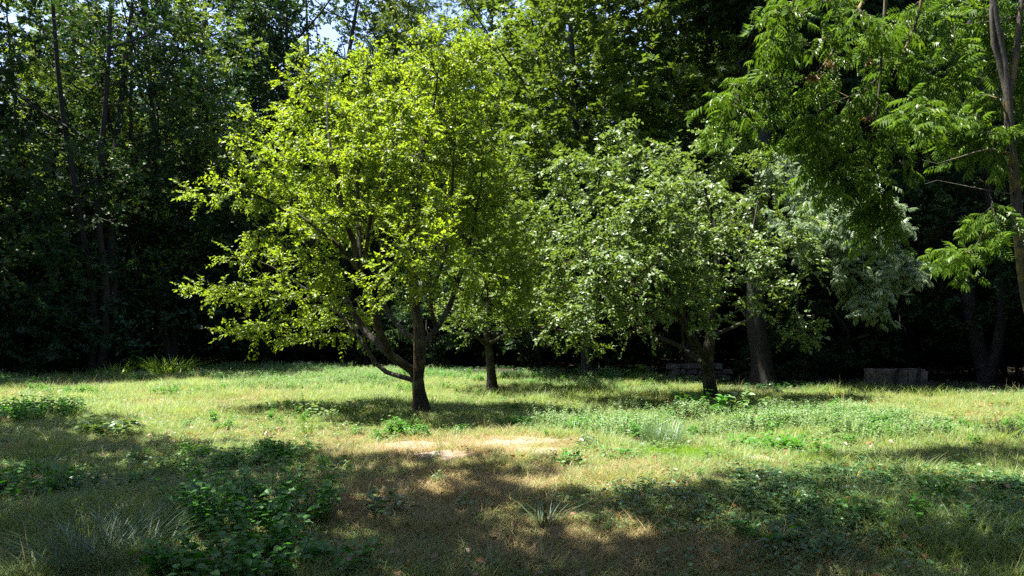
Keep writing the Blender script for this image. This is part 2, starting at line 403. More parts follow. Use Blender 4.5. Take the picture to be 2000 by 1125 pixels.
def tex(scale, a, b, lo=0.35, hi=0.65):
    n = t.nodes.new('ShaderNodeTexNoise'); n.inputs['Scale'].default_value = scale; n.inputs['Detail'].default_value = 8; n.inputs['Roughness'].default_value = 0.75
    t.links.new(tc.outputs['Object'], n.inputs['Vector'])
    r_ = t.nodes.new('ShaderNodeValToRGB'); r_.color_ramp.elements[0].position = lo; r_.color_ramp.elements[1].position = hi
    r_.color_ramp.elements[0].color = (*a, 1); r_.color_ramp.elements[1].color = (*b, 1)
    t.links.new(n.outputs['Fac'], r_.inputs[0]); return r_.outputs[0], n.outputs['Fac']
def mixc(fac, a, b):
    x = t.nodes.new('ShaderNodeMix'); x.data_type = 'RGBA'; t.links.new(a, x.inputs[6]); t.links.new(b, x.inputs[7])
    at_ = t.nodes.new('ShaderNodeAttribute'); at_.attribute_name = fac; t.links.new(at_.outputs['Fac'], x.inputs[0]); return x.outputs[2]
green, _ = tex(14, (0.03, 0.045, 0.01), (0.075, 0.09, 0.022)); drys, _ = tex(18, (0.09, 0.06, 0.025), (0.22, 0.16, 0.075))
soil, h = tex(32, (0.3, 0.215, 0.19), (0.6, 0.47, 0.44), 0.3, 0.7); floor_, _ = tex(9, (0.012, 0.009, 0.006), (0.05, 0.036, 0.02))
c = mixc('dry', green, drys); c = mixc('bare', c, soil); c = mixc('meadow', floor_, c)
b = t.nodes.new('ShaderNodeBump'); b.inputs['Strength'].default_value = 0.9; b.inputs['Distance'].default_value = 0.04
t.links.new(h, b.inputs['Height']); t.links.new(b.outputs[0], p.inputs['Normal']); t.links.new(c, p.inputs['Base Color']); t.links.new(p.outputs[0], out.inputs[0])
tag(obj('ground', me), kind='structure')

# ------------------------------------------------------------------ instanced stuff: one object, geometry nodes
def hold(name, me):
    return bpy.data.objects.new(name, me)         # never linked to the scene
def instanced(name, kinds, pts, rots, scl, idx, label, cat):
    me = bpy.data.meshes.new(name); me.vertices.add(len(pts)); me.vertices.foreach_set('co', np.asarray(pts, np.float32).ravel())
    a = me.attributes.new('turn', 'FLOAT_VECTOR', 'POINT'); a.data.foreach_set('vector', np.asarray(rots, np.float32).ravel())
    a = me.attributes.new('size', 'FLOAT', 'POINT'); a.data.foreach_set('value', np.asarray(scl, np.float32))
    a = me.attributes.new('sort', 'INT', 'POINT'); a.data.foreach_set('value', np.asarray(idx, np.int32))
    o = obj(name, me)
    g = bpy.data.node_groups.new(name, 'GeometryNodeTree')
    g.interface.new_socket('Geometry', in_out='INPUT', socket_type='NodeSocketGeometry'); g.interface.new_socket('Geometry', in_out='OUTPUT', socket_type='NodeSocketGeometry')
    gi = g.nodes.new('NodeGroupInput'); go = g.nodes.new('NodeGroupOutput'); jn = g.nodes.new('GeometryNodeJoinGeometry')
    def attr(n, ty):
        x = g.nodes.new('GeometryNodeInputNamedAttribute'); x.data_type = ty; x.inputs['Name'].default_value = n; return x.outputs[0]
    ro, si, so = attr('turn', 'FLOAT_VECTOR'), attr('size', 'FLOAT'), attr('sort', 'INT')
    e2r = g.nodes.new('FunctionNodeEulerToRotation'); g.links.new(ro, e2r.inputs[0])
    for k, src in enumerate(kinds):
        oi = g.nodes.new('GeometryNodeObjectInfo'); oi.inputs['Object'].default_value = src
        ip = g.nodes.new('GeometryNodeInstanceOnPoints'); cmp_ = g.nodes.new('FunctionNodeCompare'); cmp_.data_type = 'INT'; cmp_.operation = 'EQUAL'
        g.links.new(so, cmp_.inputs[2]); cmp_.inputs[3].default_value = k
        g.links.new(gi.outputs[0], ip.inputs['Points']); g.links.new(cmp_.outputs[0], ip.inputs['Selection']); g.links.new(oi.outputs['Geometry'], ip.inputs['Instance'])
        g.links.new(e2r.outputs[0], ip.inputs['Rotation']); g.links.new(si, ip.inputs['Scale']); g.links.new(ip.outputs[0], jn.inputs[0])
    g.links.new(jn.outputs[0], go.inputs[0])
    md = o.modifiers.new('scatter', 'NODES'); md.node_group = g
    return tag(o, label, cat, kind='stuff')

def blades(n, spread, hmin, hmax, wid, lean=0.5, segs=2, curve=0.6):
    """arching grass blades: verts, tris"""
    a = rng.random(n)*2*np.pi; rr = spread*np.sqrt(rng.random(n))
    root = np.stack([rr*np.cos(a), rr*np.sin(a), np.zeros(n)], -1)
    b = a+rng.normal(0, 0.9, n); out_ = np.stack([np.cos(b), np.sin(b), np.zeros(n)], -1); side = np.stack([-np.sin(b), np.cos(b), np.zeros(n)], -1)
    h = hmin+(hmax-hmin)*rng.random(n)**1.4; ln = lean*(0.3+rng.random(n)); wv = wid*(0.6+0.8*rng.random(n))
    rows = []
    for k in range(segs+1):
        u = k/segs; c = root+out_*(h*(ln*u+curve*ln*u*u))[:, None]+np.array([0, 0, 1])*(h*(u-0.35*curve*ln*u*u))[:, None]
        if k == segs: rows.append(c)
        else: ww = (wv*(1-0.55*u))[:, None]*0.5; rows.append(c-side*ww); rows.append(c+side*ww)
    m_ = len(rows); V = np.stack(rows, 1).reshape(-1, 3); T = []
    for k in range(segs-1): T += [(2*k, 2*k+1, 2*k+3), (2*k, 2*k+3, 2*k+2)]
    T.append((2*segs-2, 2*segs-1, 2*segs))
    return V, (np.array(T)[None]+(np.arange(n)*m_)[:, None, None]).reshape(-1, 3)
def sprig(nst, spread, h, leaf, tpl, pairs=5, lean=0.25, stem=0.004, top=0.6):
    """upright stems with opposite leaves: (leaf verts, tris), (stem verts, tris)"""
    LP, LD, LN, LS = [], [], [], []; ST = []
    for _ in range(nst):
        a = rng.random()*6.28; r_ = spread*math.sqrt(rng.random()); b0 = np.array([r_*math.cos(a), r_*math.sin(a), 0])
        hh = h*(0.6+0.5*rng.random()); d = np.array([math.cos(a)*lean*r_/max(spread, 1e-3), math.sin(a)*lean*r_/max(spread, 1e-3), 1.0])+np.append(rng.normal(0, lean*0.4, 2), 0)
        ST.append((*tube(np.array([[0, 0, -0.04], b0*0.9+np.array([0, 0, -0.02]), b0+np.array([0, 0, 0.01]), b0+d*hh*0.5, b0+d*hh+np.append(rng.normal(0, 0.02, 2), 0)]), np.array([stem, stem, stem, stem*0.8, stem*0.5]), 3), 1))
        ph = rng.random()*6.28
        for k in range(pairs):
            u = 0.25+0.75*k/max(pairs-1, 1); ph += 1.57+rng.normal(0, 0.2)
            for s_ in (0, math.pi):
                dd = np.array([math.cos(ph+s_), math.sin(ph+s_), rng.normal(0.05, 0.25)])
                LP.append(b0+d*hh*u+dd*leaf*0.12); LD.append(dd); LN.append(np.array([0, 0, 1])+rng.normal(0, 0.25, 3)); LS.append(leaf*(1.15-top*u*0.7)*(0.8+0.4*rng.random()))
    lv, lt = scatter(tpl, np.array(LP), np.array(LD), np.array(LN), np.array(LS))
    return [(lv, lt, 0)]+ST
def mesh_parts(name, parts, mats):
    v, t, i = join(parts); return mesh_from(name, v, t, mats, i, smooth=False)

# grass tufts
K = [hold('tuft', mesh_from('tuft', *blades(34, 0.11, 0.03, 0.11, 0.0055, 1.0), [M['blade_green']])),
     hold('tuft', mesh_from('tuft', *blades(32, 0.12, 0.025, 0.10, 0.006, 1.6), [M['blade_green']])),
     hold('tuft', mesh_from('tuft', *blades(34, 0.12, 0.02, 0.09, 0.005, 2.0), [M['blade_dry']])),
     hold('tuft', mesh_from('tuft', *blades(26, 0.12, 0.03, 0.13, 0.0045, 1.3), [M['blade_dry']])),
     hold('tuft', mesh_from('tuft', *blades(26, 0.11, 0.06, 0.18, 0.006, 0.7, 3), [M['blade_green']])),
     hold('tuft', mesh_from('tuft', *blades(60, 0.10, 0.05, 0.11, 0.0035, 0.35), [M['blade_lime']])),
     hold('tuft', mesh_from('tuft', *blades(5, 0.08, 0.22, 0.42, 0.004, 0.35, 3), [M['blade_dry']])),
     hold('litter', mesh_from('litter', *scatter(fold(0.3, 0.25), np.stack([rng.normal(0, 0.12, 7), rng.normal(0, 0.12, 7), 0.03+0.03*rng.random(7)], -1), rng.normal(0, 1, (7, 3))*np.array([1, 1, 0.25]), np.array([0, 0, 1])+rng.normal(0, 0.5, (7, 3)), 0.04+0.03*rng.random(7)), [M['seed_brown']]))]
def band(y0, y1, dens):
    n = int(dens*(y1-y0)*(0.72*(y0+y1)+3)); y = np.sqrt(rng.random(n)*(y1**2-y0**2)+y0**2); x = (rng.random(n)*2-1)*(0.72*y+1.5)
    return np.stack([x, y], -1)
P = np.concatenate([band(4.2, 7, 330), band(7, 10, 240), band(10, 15, 150), band(15, 22, 95), band(22, 34, 60)])
x, y = P.T
keep = (rng.random(len(P)) < meadow(x, y)**1.5) & (rng.random(len(P)) < 1-0.68*bare(x, y)) ; P = P[keep]; x, y = P.T
dr = dryness(x, y); u = rng.random(len(P)); long_ = fbm(x, y, 0.8, 21)
idx = np.where(u < np.clip(dr*1.25-0.05, 0.06, 0.95), np.where(rng.random(len(P)) < 0.6, 2, 3), np.where(rng.random(len(P)) < 0.5, 0, 1))
idx = np.where((long_ > 0.6) & (dr < 0.35) & (rng.random(len(P)) < 0.5), 4, idx)
idx = np.where((y > 17) & (rng.random(len(P)) < 0.22) & (idx < 2), 4, idx)
idx = np.where(rng.random(len(P)) < 0.012, 6, idx); idx = np.where(rng.random(len(P)) < 0.022, 7, idx)
lime = blob(x, y, 1335, 893, 0.62, 0.5)+0.7*blob(x, y, 1640, 905, 0.7, 0.35); idx = np.where(lime > 0.32+0.2*rng.random(len(P)), 5, idx)
rot = np.zeros((len(P), 3)); rot[:, 2] = rng.random(len(P))*6.28; rot[:, :2] = rng.normal(0, 0.1, (len(P), 2))
size = (0.7+0.6*rng.random(len(P)))*np.where(y > 14, 1.25, 1.0)*(0.45+1.0*fbm(x, y, 1.6, 30))
instanced('grass', K, np.stack([x, y, ground_h(x, y)+0.015*bare(x, y)-0.005], -1), rot, size, idx, 'short mixed green and straw coloured grass covering the clearing', 'grass')

# low weeds between the grass, taller pale weeds in the sunny band, ivy mat in the front corner
WK = [hold('weed', mesh_parts('weed', sprig(7, 0.11, 0.08, 0.042, broad(0.42), 2, 0.6, 0.002, 0.2), [M['weed_leaf'], M['weed_leaf']])),
      hold('weed', mesh_parts('weed', sprig(9, 0.13, 0.06, 0.028, kite(0.42), 3, 0.8, 0.002, 0.2), [M['weed_leaf'], M['weed_leaf']])),
      hold('weed', mesh_parts('weed', sprig(8, 0.13, 0.27, 0.04, broad(0.36), 8, 0.3, 0.003), [M['mint_leaf'], M['mint_leaf']])),
      hold('weed', mesh_parts('weed', sprig(8, 0.12, 0.2, 0.035, broad(0.4), 7, 0.4, 0.003), [M['mint_leaf'], M['mint_leaf']])),
      hold('weed', mesh_parts('weed', sprig(6, 0.11, 0.18, 0.06, broad(0.4), 5, 0.4, 0.003), [M['nettle_leaf'], M['nettle_leaf']]))]
Q = np.concatenate([band(4.2, 8, 75), band(8, 14, 42), band(14, 22, 24), band(22, 34, 12)]); x, y = Q.T
u = fbm(x, y, 0.7, 40)+0.5*blob(x, y, 900, 790, 4, 2.2)+0.4*blob(x, y, 1000, 750, 5, 3)-0.5*dryness(x, y)
ok = (rng.random(len(Q)) < np.clip((u-0.2)*1.5, 0.04, 1)) & (meadow(x, y) > 0.2) & (bare(x, y) < 0.5); Q = Q[ok]
wi = rng.integers(0, 2, len(Q))
N2 = band(10.5, 18, 55); x, y = N2.T
den = np.clip(1.15*blob(x, y, 1420, 820, 2.7, 2.0)+0.9*blob(x, y, 1250, 840, 1.2, 1.2)+0.8*blob(x, y, 1650, 830, 1.6, 1.6)+0.5*blob(x, y, 1130, 835, 0.8, 0.8)-0.12, 0, 1)*np.clip((fbm(x, y, 1.3, 50)-0.28)*3.2, 0.05, 1)*(bare(x, y) < 0.3)
N2 = N2[rng.random(len(N2)) < den]
N3 = band(19, 32, 26); x, y = N3.T
den = np.clip((fbm(x, y, 0.5, 60)-0.42)*3, 0, 0.9)*(meadow(x, y) > 0.3)+0.8*blob(x, y, 1230, 742, 1.6, 1.5)+0.8*blob(x, y, 700, 735, 2.2, 2); N3 = N3[rng.random(len(N3)) < den]
N4 = np.concatenate([band(6, 13, 16), band(13, 30, 8)]); x, y = N4.T; den = np.clip((fbm(x, y, 0.6, 70)-0.55)*3, 0, 0.8)*(meadow(x, y) > 0.4)*(dryness(x, y) < 0.5); N4 = N4[rng.random(len(N4)) < den]
A = np.concatenate([Q, N2, N3, N4]); wi = np.concatenate([wi, rng.choice([0, 1, 2, 2, 3, 3, 4], len(N2)), rng.integers(2, 5, len(N3)), np.full(len(N4), 4)])
rot = np.zeros((len(A), 3)); rot[:, 2] = rng.random(len(A))*6.28
instanced('weeds', WK, np.stack([*A.T, ground_h(*A.T)], -1), rot, (0.6+0.6*rng.random(len(A)))*(0.55+0.9*fbm(*A.T, 1.1, 55)), wi, 'low leafy weeds growing through the sunlit grass', 'weeds')

IK = [hold('ivy', mesh_parts('ivy', sprig(9, 0.17, 0.08, 0.042, broad(0.42), 2, 0.7, 0.002, 0.2), [M['ivy_leaf'], M['ivy_leaf']])),
      hold('ivy', mesh_parts('ivy', sprig(8, 0.16, 0.12, 0.036, broad(0.38), 3, 0.7, 0.002, 0.2), [M['ivy_leaf'], M['ivy_leaf']]))]
Z = band(4.3, 9.5, 62); x, y = Z.T
den = np.clip(1.4*blob(x, y, 1800, 1000, 1.7, 1.5)+0.9*blob(x, y, 1560, 1090, 0.7, 0.5)+0.8*blob(x, y, 1950, 950, 1.2, 1.2)+0.35*blob(x, y, 1300, 990, 1, 1)+0.4*blob(x, y, 250, 930, 1.2, 1)-0.25, 0, 1)*np.clip((fbm(x, y, 1.6, 80)-0.3)*2.6, 0.05, 1)
Z = Z[rng.random(len(Z)) < den]
# the mat also runs on under the trees at the edge of the clearing
F = band(17, 34, 7); F = F[(meadow(*F.T) < 0.4) & (F[:, 1]-np.interp(F[:, 0], EDGE_X, EDGE_Y) < 4)]
Z = np.concatenate([Z, F]); rot = np.zeros((len(Z), 3)); rot[:, 2] = rng.random(len(Z))*6.28
instanced('ground_ivy', IK, np.stack([*Z.T, ground_h(*Z.T)], -1), rot, 0.7+0.7*rng.random(len(Z)), rng.integers(0, 2, len(Z)), 'dark green creeping ivy mat in the shaded front corner and under the trees', 'ground ivy')

# ------------------------------------------------------------------ the three fruit trees of the clearing
def fruit(label, Y, base_px, limbs, lobes, leafm, tpl, per, spray, bark='fruit_bark', name='fruit_tree', shell=0.5):
    base = at(*base_px, Y); base[2] = ground_h(base[0], base[1])-0.03
    root = thing(name, label, 'tree', base)
    lb = [px_limb(p, Y, base, a, b) for p, a, b in limbs]
    tr = Tree(lb, lobe_tips(px_lobes(lobes, Y, base), per, shell))
    build_tree(root, tr, M[bark], M[leafm], tpl, spray, split_limbs=True)
    return root, base
front_limbs = [
    ([(828, 816), (818, 765), (816, 740), (821, 700), (823, 672), (820, 652), (812, 600), (807, 540), (806, 465, -.2), (812, 380, -.3), (830, 280, -.2), (850, 190), (858, 110)], 0.12, 0.008),
    ([(817, 745), (804, 723, -.1), (763, 694, -.3), (743, 653, -.5), (733, 615, -.6), (722, 575, -.7), (704, 533, -.8), (690, 470, -.9), (672, 425, -1), (655, 330, -1), (640, 250, -.8), (640, 170, -.6)], 0.088, 0.01),
    ([(816, 748), (803, 741, .15), (755, 727, .5), (733, 709, .7), (717, 682, .8), (678, 629, 1), (637, 588, 1.2), (590, 560, 1.3), (530, 520, 1.2), (470, 500, 1)], 0.056, 0.01),
    ([(763, 694, -.3), (740, 672, -.1), (714, 649, .1), (688, 608, .2), (665, 563, .3), (640, 520, .3), (600, 460, .2), (540, 400, .1), (470, 370, 0)], 0.075, 0.014),
    ([(822, 680), (829, 672, .2), (853, 641, .5), (878, 600, .7), (890, 560, .8), (905, 520, .9), (925, 440, 1), (940, 350, .8), (945, 260, .6)], 0.066, 0.01),
    ([(853, 641, .5), (843, 610, .4), (840, 580, .3), (862, 520, .2), (880, 440, 0), (885, 330, -.2), (890, 220, -.2)], 0.05, 0.012),
    ([(819, 661), (792, 653, .5), (773, 630, .9), (755, 604, 1.2), (740, 560, 1.5), (745, 480, 1.6), (760, 380, 1.5), (770, 250, 1.2)], 0.06, 0.012),
    ([(704, 533, -.8), (702, 480, -.7), (702, 430, -.6), (698, 350, -.4), (715, 250, -.3), (720, 160, -.2)], 0.05, 0.012),
    ([(700, 530, -.8), (715, 490, -1), (722, 440, -1.2), (735, 370, -1.4), (770, 290, -1.4), (790, 200, -1)], 0.045, 0.012),
    ([(702, 534, -.8), (680, 500, -1.1), (650, 470, -1.4), (610, 440, -1.6), (560, 400, -1.5)], 0.04, 0.012),
    ([(807, 540), (780, 510, -.8), (760, 490, -1.4), (745, 470, -1.8)], 0.045, 0.012),
    ([(812, 600), (830, 560, -.8), (840, 530, -1.5), (850, 500, -2)], 0.04, 0.012)]
front_lobes = [(850, 85, 60, 45, 0), (830, 150, 90, 40, .2), (760, 150, 60, 50, -.3), (690, 165, 90, 45, .2), (900, 190, 80, 60, .5), (620, 120, 50, 35, 0), (570, 150, 40, 22, .2), (640, 230, 110, 50, .5), (530, 240, 60, 30, -.1), (500, 290, 70, 30, .2), (600, 310, 90, 45, -.6),
    (760, 240, 110, 55, -1.0), (740, 320, 110, 50, -1.3), (780, 270, 120, 80, 1.3), (900, 290, 80, 60, .2), (950, 350, 70, 60, .8), (400, 365, 60, 20, 0, .4), (470, 380, 70, 30, .3), (560, 385, 80, 45, .5), (620, 420, 80, 45, -1.2), (820, 400, 90, 50, -1.6), (690, 400, 110, 70, 1.7),
    (480, 495, 45, 30, .8), (560, 470, 70, 40, .2), (600, 520, 80, 40, -.9), (830, 470, 80, 45, -1.9), (780, 520, 70, 40, -2.1), (960, 440, 70, 60, .6), (980, 510, 70, 50, .3), (880, 420, 90, 80, 1.6), (400, 552, 45, 15, .4, .4), (450, 570, 50, 22, .5, .5), (530, 580, 70, 38, .8),
    (630, 570, 80, 40, -1.2), (455, 655, 32, 12, .6, .4), (520, 640, 50, 22, .8, .6), (590, 645, 80, 28, 1.0), (760, 570, 65, 40, -2.0), (880, 545, 75, 48, -1.2), (990, 570, 75, 42, .5), (720, 640, 50, 26, 1.8), (670, 620, 60, 34, 1.3), (1045, 590, 50, 28, .7), (930, 120, 50, 45, .4), (690, 260, 70, 50, 1.4)]
fr, fbase = fruit('bright yellow-green fruit tree with a low forked dark trunk and upswept limbs', 14.5, (828, 810), front_limbs, front_lobes, 'plum_leaf', fold(0.3, 0.18), 41,
      dict(k=3, twig=0.36, nleaf=12, size=0.083, spread=0.65, up=0.7, droop=0.1))
right_limbs = [
    ([(1393, 792), (1388, 765), (1383, 735), (1382, 700), (1386, 670), (1388, 640), (1392, 600), (1398, 540), (1400, 470, .2), (1385, 400, .3), (1370, 340, .2)], 0.15, 0.02),
    ([(1382, 705), (1368, 685, -.2), (1352, 660, -.4), (1330, 620, -.6), (1310, 570, -.8), (1290, 520, -.8), (1270, 450, -.8), (1250, 370, -.6)], 0.09, 0.014),
    ([(1380, 715), (1362, 700, .3), (1335, 680, .7), (1290, 660, 1), (1220, 630, 1.2), (1150, 600, 1.2), (1100, 560, 1)], 0.07, 0.014),
    ([(1386, 668), (1400, 652, .2), (1430, 640, .4), (1470, 620, .4), (1510, 590, .4), (1545, 570, .4)], 0.05, 0.012),
    ([(1390, 610), (1420, 570, -.4), (1450, 510, -.8), (1470, 450, -.9), (1480, 390, -.8)], 0.06, 0.012),
    ([(1330, 620, -.6), (1270, 590, -1.1), (1210, 560, -1.5), (1150, 520, -1.6)], 0.05, 0.012),
    ([(1395, 560), (1370, 500, .8), (1330, 420, 1.2), (1290, 350, 1)], 0.05, 0.012)]
right_lobes = [(1205, 300, 60, 40, 0), (1150, 350, 90, 50, 0), (1260, 350, 100, 70, -.3), (1375, 310, 70, 40, 0), (1400, 285, 30, 20, 0), (1450, 350, 80, 50, .2), (1510, 360, 50, 30, .2), (1560, 440, 50, 32, .3), (1590, 510, 40, 28, .4), (1340, 420, 130, 80, -1.4), (1330, 430, 130, 80, 1.4), (1190, 430, 110, 70, -.8), (1120, 490, 70, 60, 0),
    (1240, 540, 120, 70, -1.7), (1400, 520, 110, 70, -1.6), (1500, 480, 70, 60, 0), (1500, 420, 60, 50, .6), (1545, 560, 50, 40, .2), (1390, 605, 90, 42, -1.5), (1180, 610, 90, 45, -.8), (1110, 640, 60, 35, .4), (1270, 640, 70, 30, .8), (1240, 480, 120, 80, 1.5),
    (1530, 625, 50, 26, .3, .5), (1572, 655, 20, 15, .3, .3), (1585, 640, 14, 12, .3, .3), (1212, 264, 22, 16, 0, .3), (1400, 268, 20, 16, 0, .3), (1492, 305, 26, 18, 0, .3), (1095, 325, 28, 16, 0, .3), (1055, 450, 24, 16, 0, .3), (1320, 305, 24, 18, -.4, .3), (1085, 400, 55, 45, .2), (1480, 570, 60, 40, -.8), (1330, 560, 80, 60, 1.5), (1080, 580, 60, 45, .6)]
fruit('pale green fruit tree with a thin dark trunk leaning left and glossy grey-green leaves', 17.0, (1393, 787), right_limbs, right_lobes, 'apple_leaf', fold(0.36, 0.18), 18,
      dict(k=3, twig=0.4, nleaf=10, size=0.1, spread=0.7, up=0.9, droop=0.16))
mid_limbs = [([(962, 770), (960, 735), (957, 700), (953, 672), (950, 640), (955, 590), (965, 530), (975, 470)], 0.125, 0.02),
    ([(953, 676), (930, 655, -.3), (905, 630, -.5), (885, 610, -.5)], 0.06, 0.012), ([(954, 668), (985, 640, .2), (1010, 600, .4), (1040, 560, .5)], 0.06, 0.012),
    ([(953, 672), (1000, 650, -.6), (1060, 640, -1), (1120, 650, -1)], 0.05, 0.012), ([(951, 645), (930, 600, .8), (915, 550, 1)], 0.05, 0.012)]
mid_lobes = [(890, 630, 50, 38, -.4), (950, 590, 80, 55, -.9), (1030, 610, 75, 50, -.5), (1060, 530, 80, 60, 0), (970, 500, 90, 60, .3), (1110, 650, 70, 32, -.8), (930, 560, 80, 50, 1), (1090, 590, 60, 40, .6), (1040, 440, 70, 50, .6), (1150, 670, 50, 22, -.6)]
fruit('small fruit tree with a straight short trunk standing behind between the two larger fruit trees', 19.7, (962, 765), mid_limbs, mid_lobes, 'small_leaf', fold(0.33, 0.12), 31,
      dict(k=3, twig=0.28, nleaf=8, size=0.09, spread=0.8, up=0.7, droop=0.14))

# wooden stake against the front tree
a, b_ = at(806, 806, 14.2), at(809, 640, 14.35); a[2] = ground_h(a[0], a[1])-0.05
sp = spline([a, (a+b_)/2+np.array([0.012, 0, 0]), b_], 0.2); v, t_ = tube(sp-a, np.linspace(0.016, 0.012, len(sp)), 7)
k = len(v); v = np.vstack([v, [sp[-1]-a+np.array([0, 0, 0.004])]]); t_ = np.vstack([t_, [(k-7+j, k-7+(j+1) % 7, k) for j in range(7)]])
M['stake'] = bark_mat('stake', (0.16, 0.1, 0.05), (0.34, 0.22, 0.12), 14)
tag(obj('wooden_stake', mesh_from('wooden_stake', v, t_, [M['stake']], smooth=True), loc=a), 'thin brown wooden stake standing against the forked trunk of the bright fruit tree', 'stake')

# ------------------------------------------------------------------ forest trees: a few built once, then copied with their parts
def proto(h, r, zlo, seed, kind='round', tips=650, leaf='dark_leaf', tpl=None, bark='dark_bark', size=0.15, nleaf=8, k=3, twig=0.45, r0=0.2, stems=1, up=0.6, lobes=15, droop=0.15, hang=0.0):
    """wood mesh and crown mesh of one tree, foot at the origin"""
    global rng
    keep_, rng = rng, np.random.default_rng(seed)
    limbs = []; hb = h*0.86
    for s_ in range(stems):
        a = rng.random()*6.28; off = 0.0 if s_ == 0 else 0.22; lean = 0.05*h if stems == 1 else 0.1*h
        pts = [(off*math.cos(a), off*math.sin(a), -0.1)]
        for u in (0.15, 0.35, 0.6, 1.0):
            pts.append((off*math.cos(a)+lean*u*math.cos(a)+rng.normal(0, 0.18), off*math.sin(a)+lean*u*math.sin(a)+rng.normal(0, 0.18), hb*u))
        limbs.append((pts, r0*(1 if s_ == 0 else 0.7), 0.03))
    base_l = list(limbs)
    for i in range(9 if kind != 'shrub' else 4):
        src = spline(base_l[i % len(base_l)][0], 0.5); q = src[int(len(src)*(0.25+0.6*rng.random()))]; a = rng.random()*6.28; L = r*(0.5+0.5*rng.random())
        if kind == 'narrow': L *= 0.6
        limbs.append(([q, q+np.array([math.cos(a)*L*0.5, math.sin(a)*L*0.5, L*0.3]), q+np.array([math.cos(a)*L, math.sin(a)*L, L*0.75])], 0.07*(1-0.5*q[2]/h), 0.015))
    L = []
    for i in range(lobes):
        z = zlo+(h-zlo)*((i+0.5)/lobes); u = (z-zlo)/(h-zlo)
        pr = {'round': math.sin(math.pi*min(1, 0.22+0.78*u)), 'narrow': 0.75*math.sin(math.pi*min(1, 0.2+0.8*u))+0.2, 'shrub': math.sqrt(max(0.05, 1-u*u)), 'cone': 1.05-u*0.9}[kind]
        a = i*2.4+rng.normal(0, 0.5); rr = r*pr*(0.35+0.35*rng.random()); lr = r*(0.34+0.16*rng.random())*(0.6+0.5*pr)
        L.append(((math.cos(a)*rr, math.sin(a)*rr, z), (lr, lr, lr*0.72)))
    vol = sum(4.19*np.prod(l[1]) for l in L)
    tr = Tree(limbs, lobe_tips(L, tips/vol, 0.6), bf=0.3, tip_r=0.008)
    wd = tr.wood(0.009); v, t, _ = join([x for li in wd for x in wd[li]]); wm = mesh_from('trunk', v, t, [M[bark]], smooth=True)
    pos, d, nr, sz, tw = tr.sprays(k, twig, nleaf, size, 0.8, up, droop, hang=hang)
    lv, lt = scatter(tpl, pos, d, nr, sz); v, t, i = join([(lv, lt, 0), (*tw, 1)])
    cm = mesh_from('crown', v, t, [M[leaf], M['twig']], i, smooth=False)
    rng = keep_
    return wm, cm
PR = {'alder': proto(19, 4.6, 3.5, 11, 'round', 800, tpl=kite(0.42), stems=3, r0=0.2, size=0.125, nleaf=9),
      'broad': proto(18, 5.4, 2.6, 12, 'round', 1400, lobes=20, tpl=maple(), leaf='maple_leaf', size=0.18, nleaf=8, r0=0.24, up=1.1),
      'robinia': proto(21, 3.4, 4.0, 13, 'narrow', 900, tpl=pinnate(5, 0.24, 0.32), leaf='light_leaf', size=0.26, nleaf=5, k=2, r0=0.2, hang=0.3),
      'cone': proto(17, 3.9, 2.0, 14, 'cone', 1100, lobes=18, tpl=kite(0.4), leaf='olive_leaf', size=0.13, nleaf=9, r0=0.22),
      'tall': proto(20, 4.4, 2.6, 15, 'round', 900, tpl=kite(0.4), leaf='dark_leaf', size=0.14, nleaf=9, r0=0.24, stems=2),
      'shrub': proto(5.0, 2.3, 0.5, 16, 'shrub', 420, tpl=fold(0.36), leaf='teal_leaf', size=0.13, nleaf=8, r0=0.05, stems=4, lobes=11, twig=0.4),
      'elder': proto(4.2, 2.2, 0.4, 17, 'shrub', 360, tpl=pinnate(3, 0.26, 0.42), leaf='teal_leaf', size=0.22, nleaf=6, k=2, r0=0.05, stems=4, lobes=10, twig=0.4)}
def plant_tree(kind, name, label, px, Y, rotz, scale=1.0, leaf=None, bark=None, group=None, cat='tree', xyz=None):
    wm, cm = PR[kind]
    x = (px-1000)/FPX*Y
    t = thing(name, label, cat, (x, Y, ground_h(x, Y)), rotz, group, scale)
    a, b = obj('trunk', wm, t), obj('crown', cm, t)
    for o, mt in ((a, bark), (b, leaf)):
        if mt: o.material_slots[0].link = 'OBJECT'; o.material_slots[0].material = M[mt]
    return t
G1, G2 = 'trees along the edge of the clearing', 'shrubs under the forest edge'
T = plant_tree
# left side
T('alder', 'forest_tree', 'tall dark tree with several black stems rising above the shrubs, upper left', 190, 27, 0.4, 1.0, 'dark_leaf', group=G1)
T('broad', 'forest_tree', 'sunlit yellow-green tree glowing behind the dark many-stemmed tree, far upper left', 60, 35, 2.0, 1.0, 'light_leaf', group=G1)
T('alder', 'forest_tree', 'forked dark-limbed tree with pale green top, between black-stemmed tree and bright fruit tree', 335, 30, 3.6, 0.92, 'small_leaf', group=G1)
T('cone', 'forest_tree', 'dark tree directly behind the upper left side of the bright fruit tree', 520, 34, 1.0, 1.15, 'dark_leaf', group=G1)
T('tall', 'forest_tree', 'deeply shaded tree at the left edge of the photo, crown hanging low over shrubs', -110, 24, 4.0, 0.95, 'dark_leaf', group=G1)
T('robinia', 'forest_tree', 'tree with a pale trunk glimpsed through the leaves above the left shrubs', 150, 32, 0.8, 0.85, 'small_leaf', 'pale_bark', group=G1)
T('tall', 'forest_tree', 'broad dark trunk in the shade behind the daylily clump on the left', 268, 29.5, 5.1, 0.8, 'dark_leaf', group=G1)
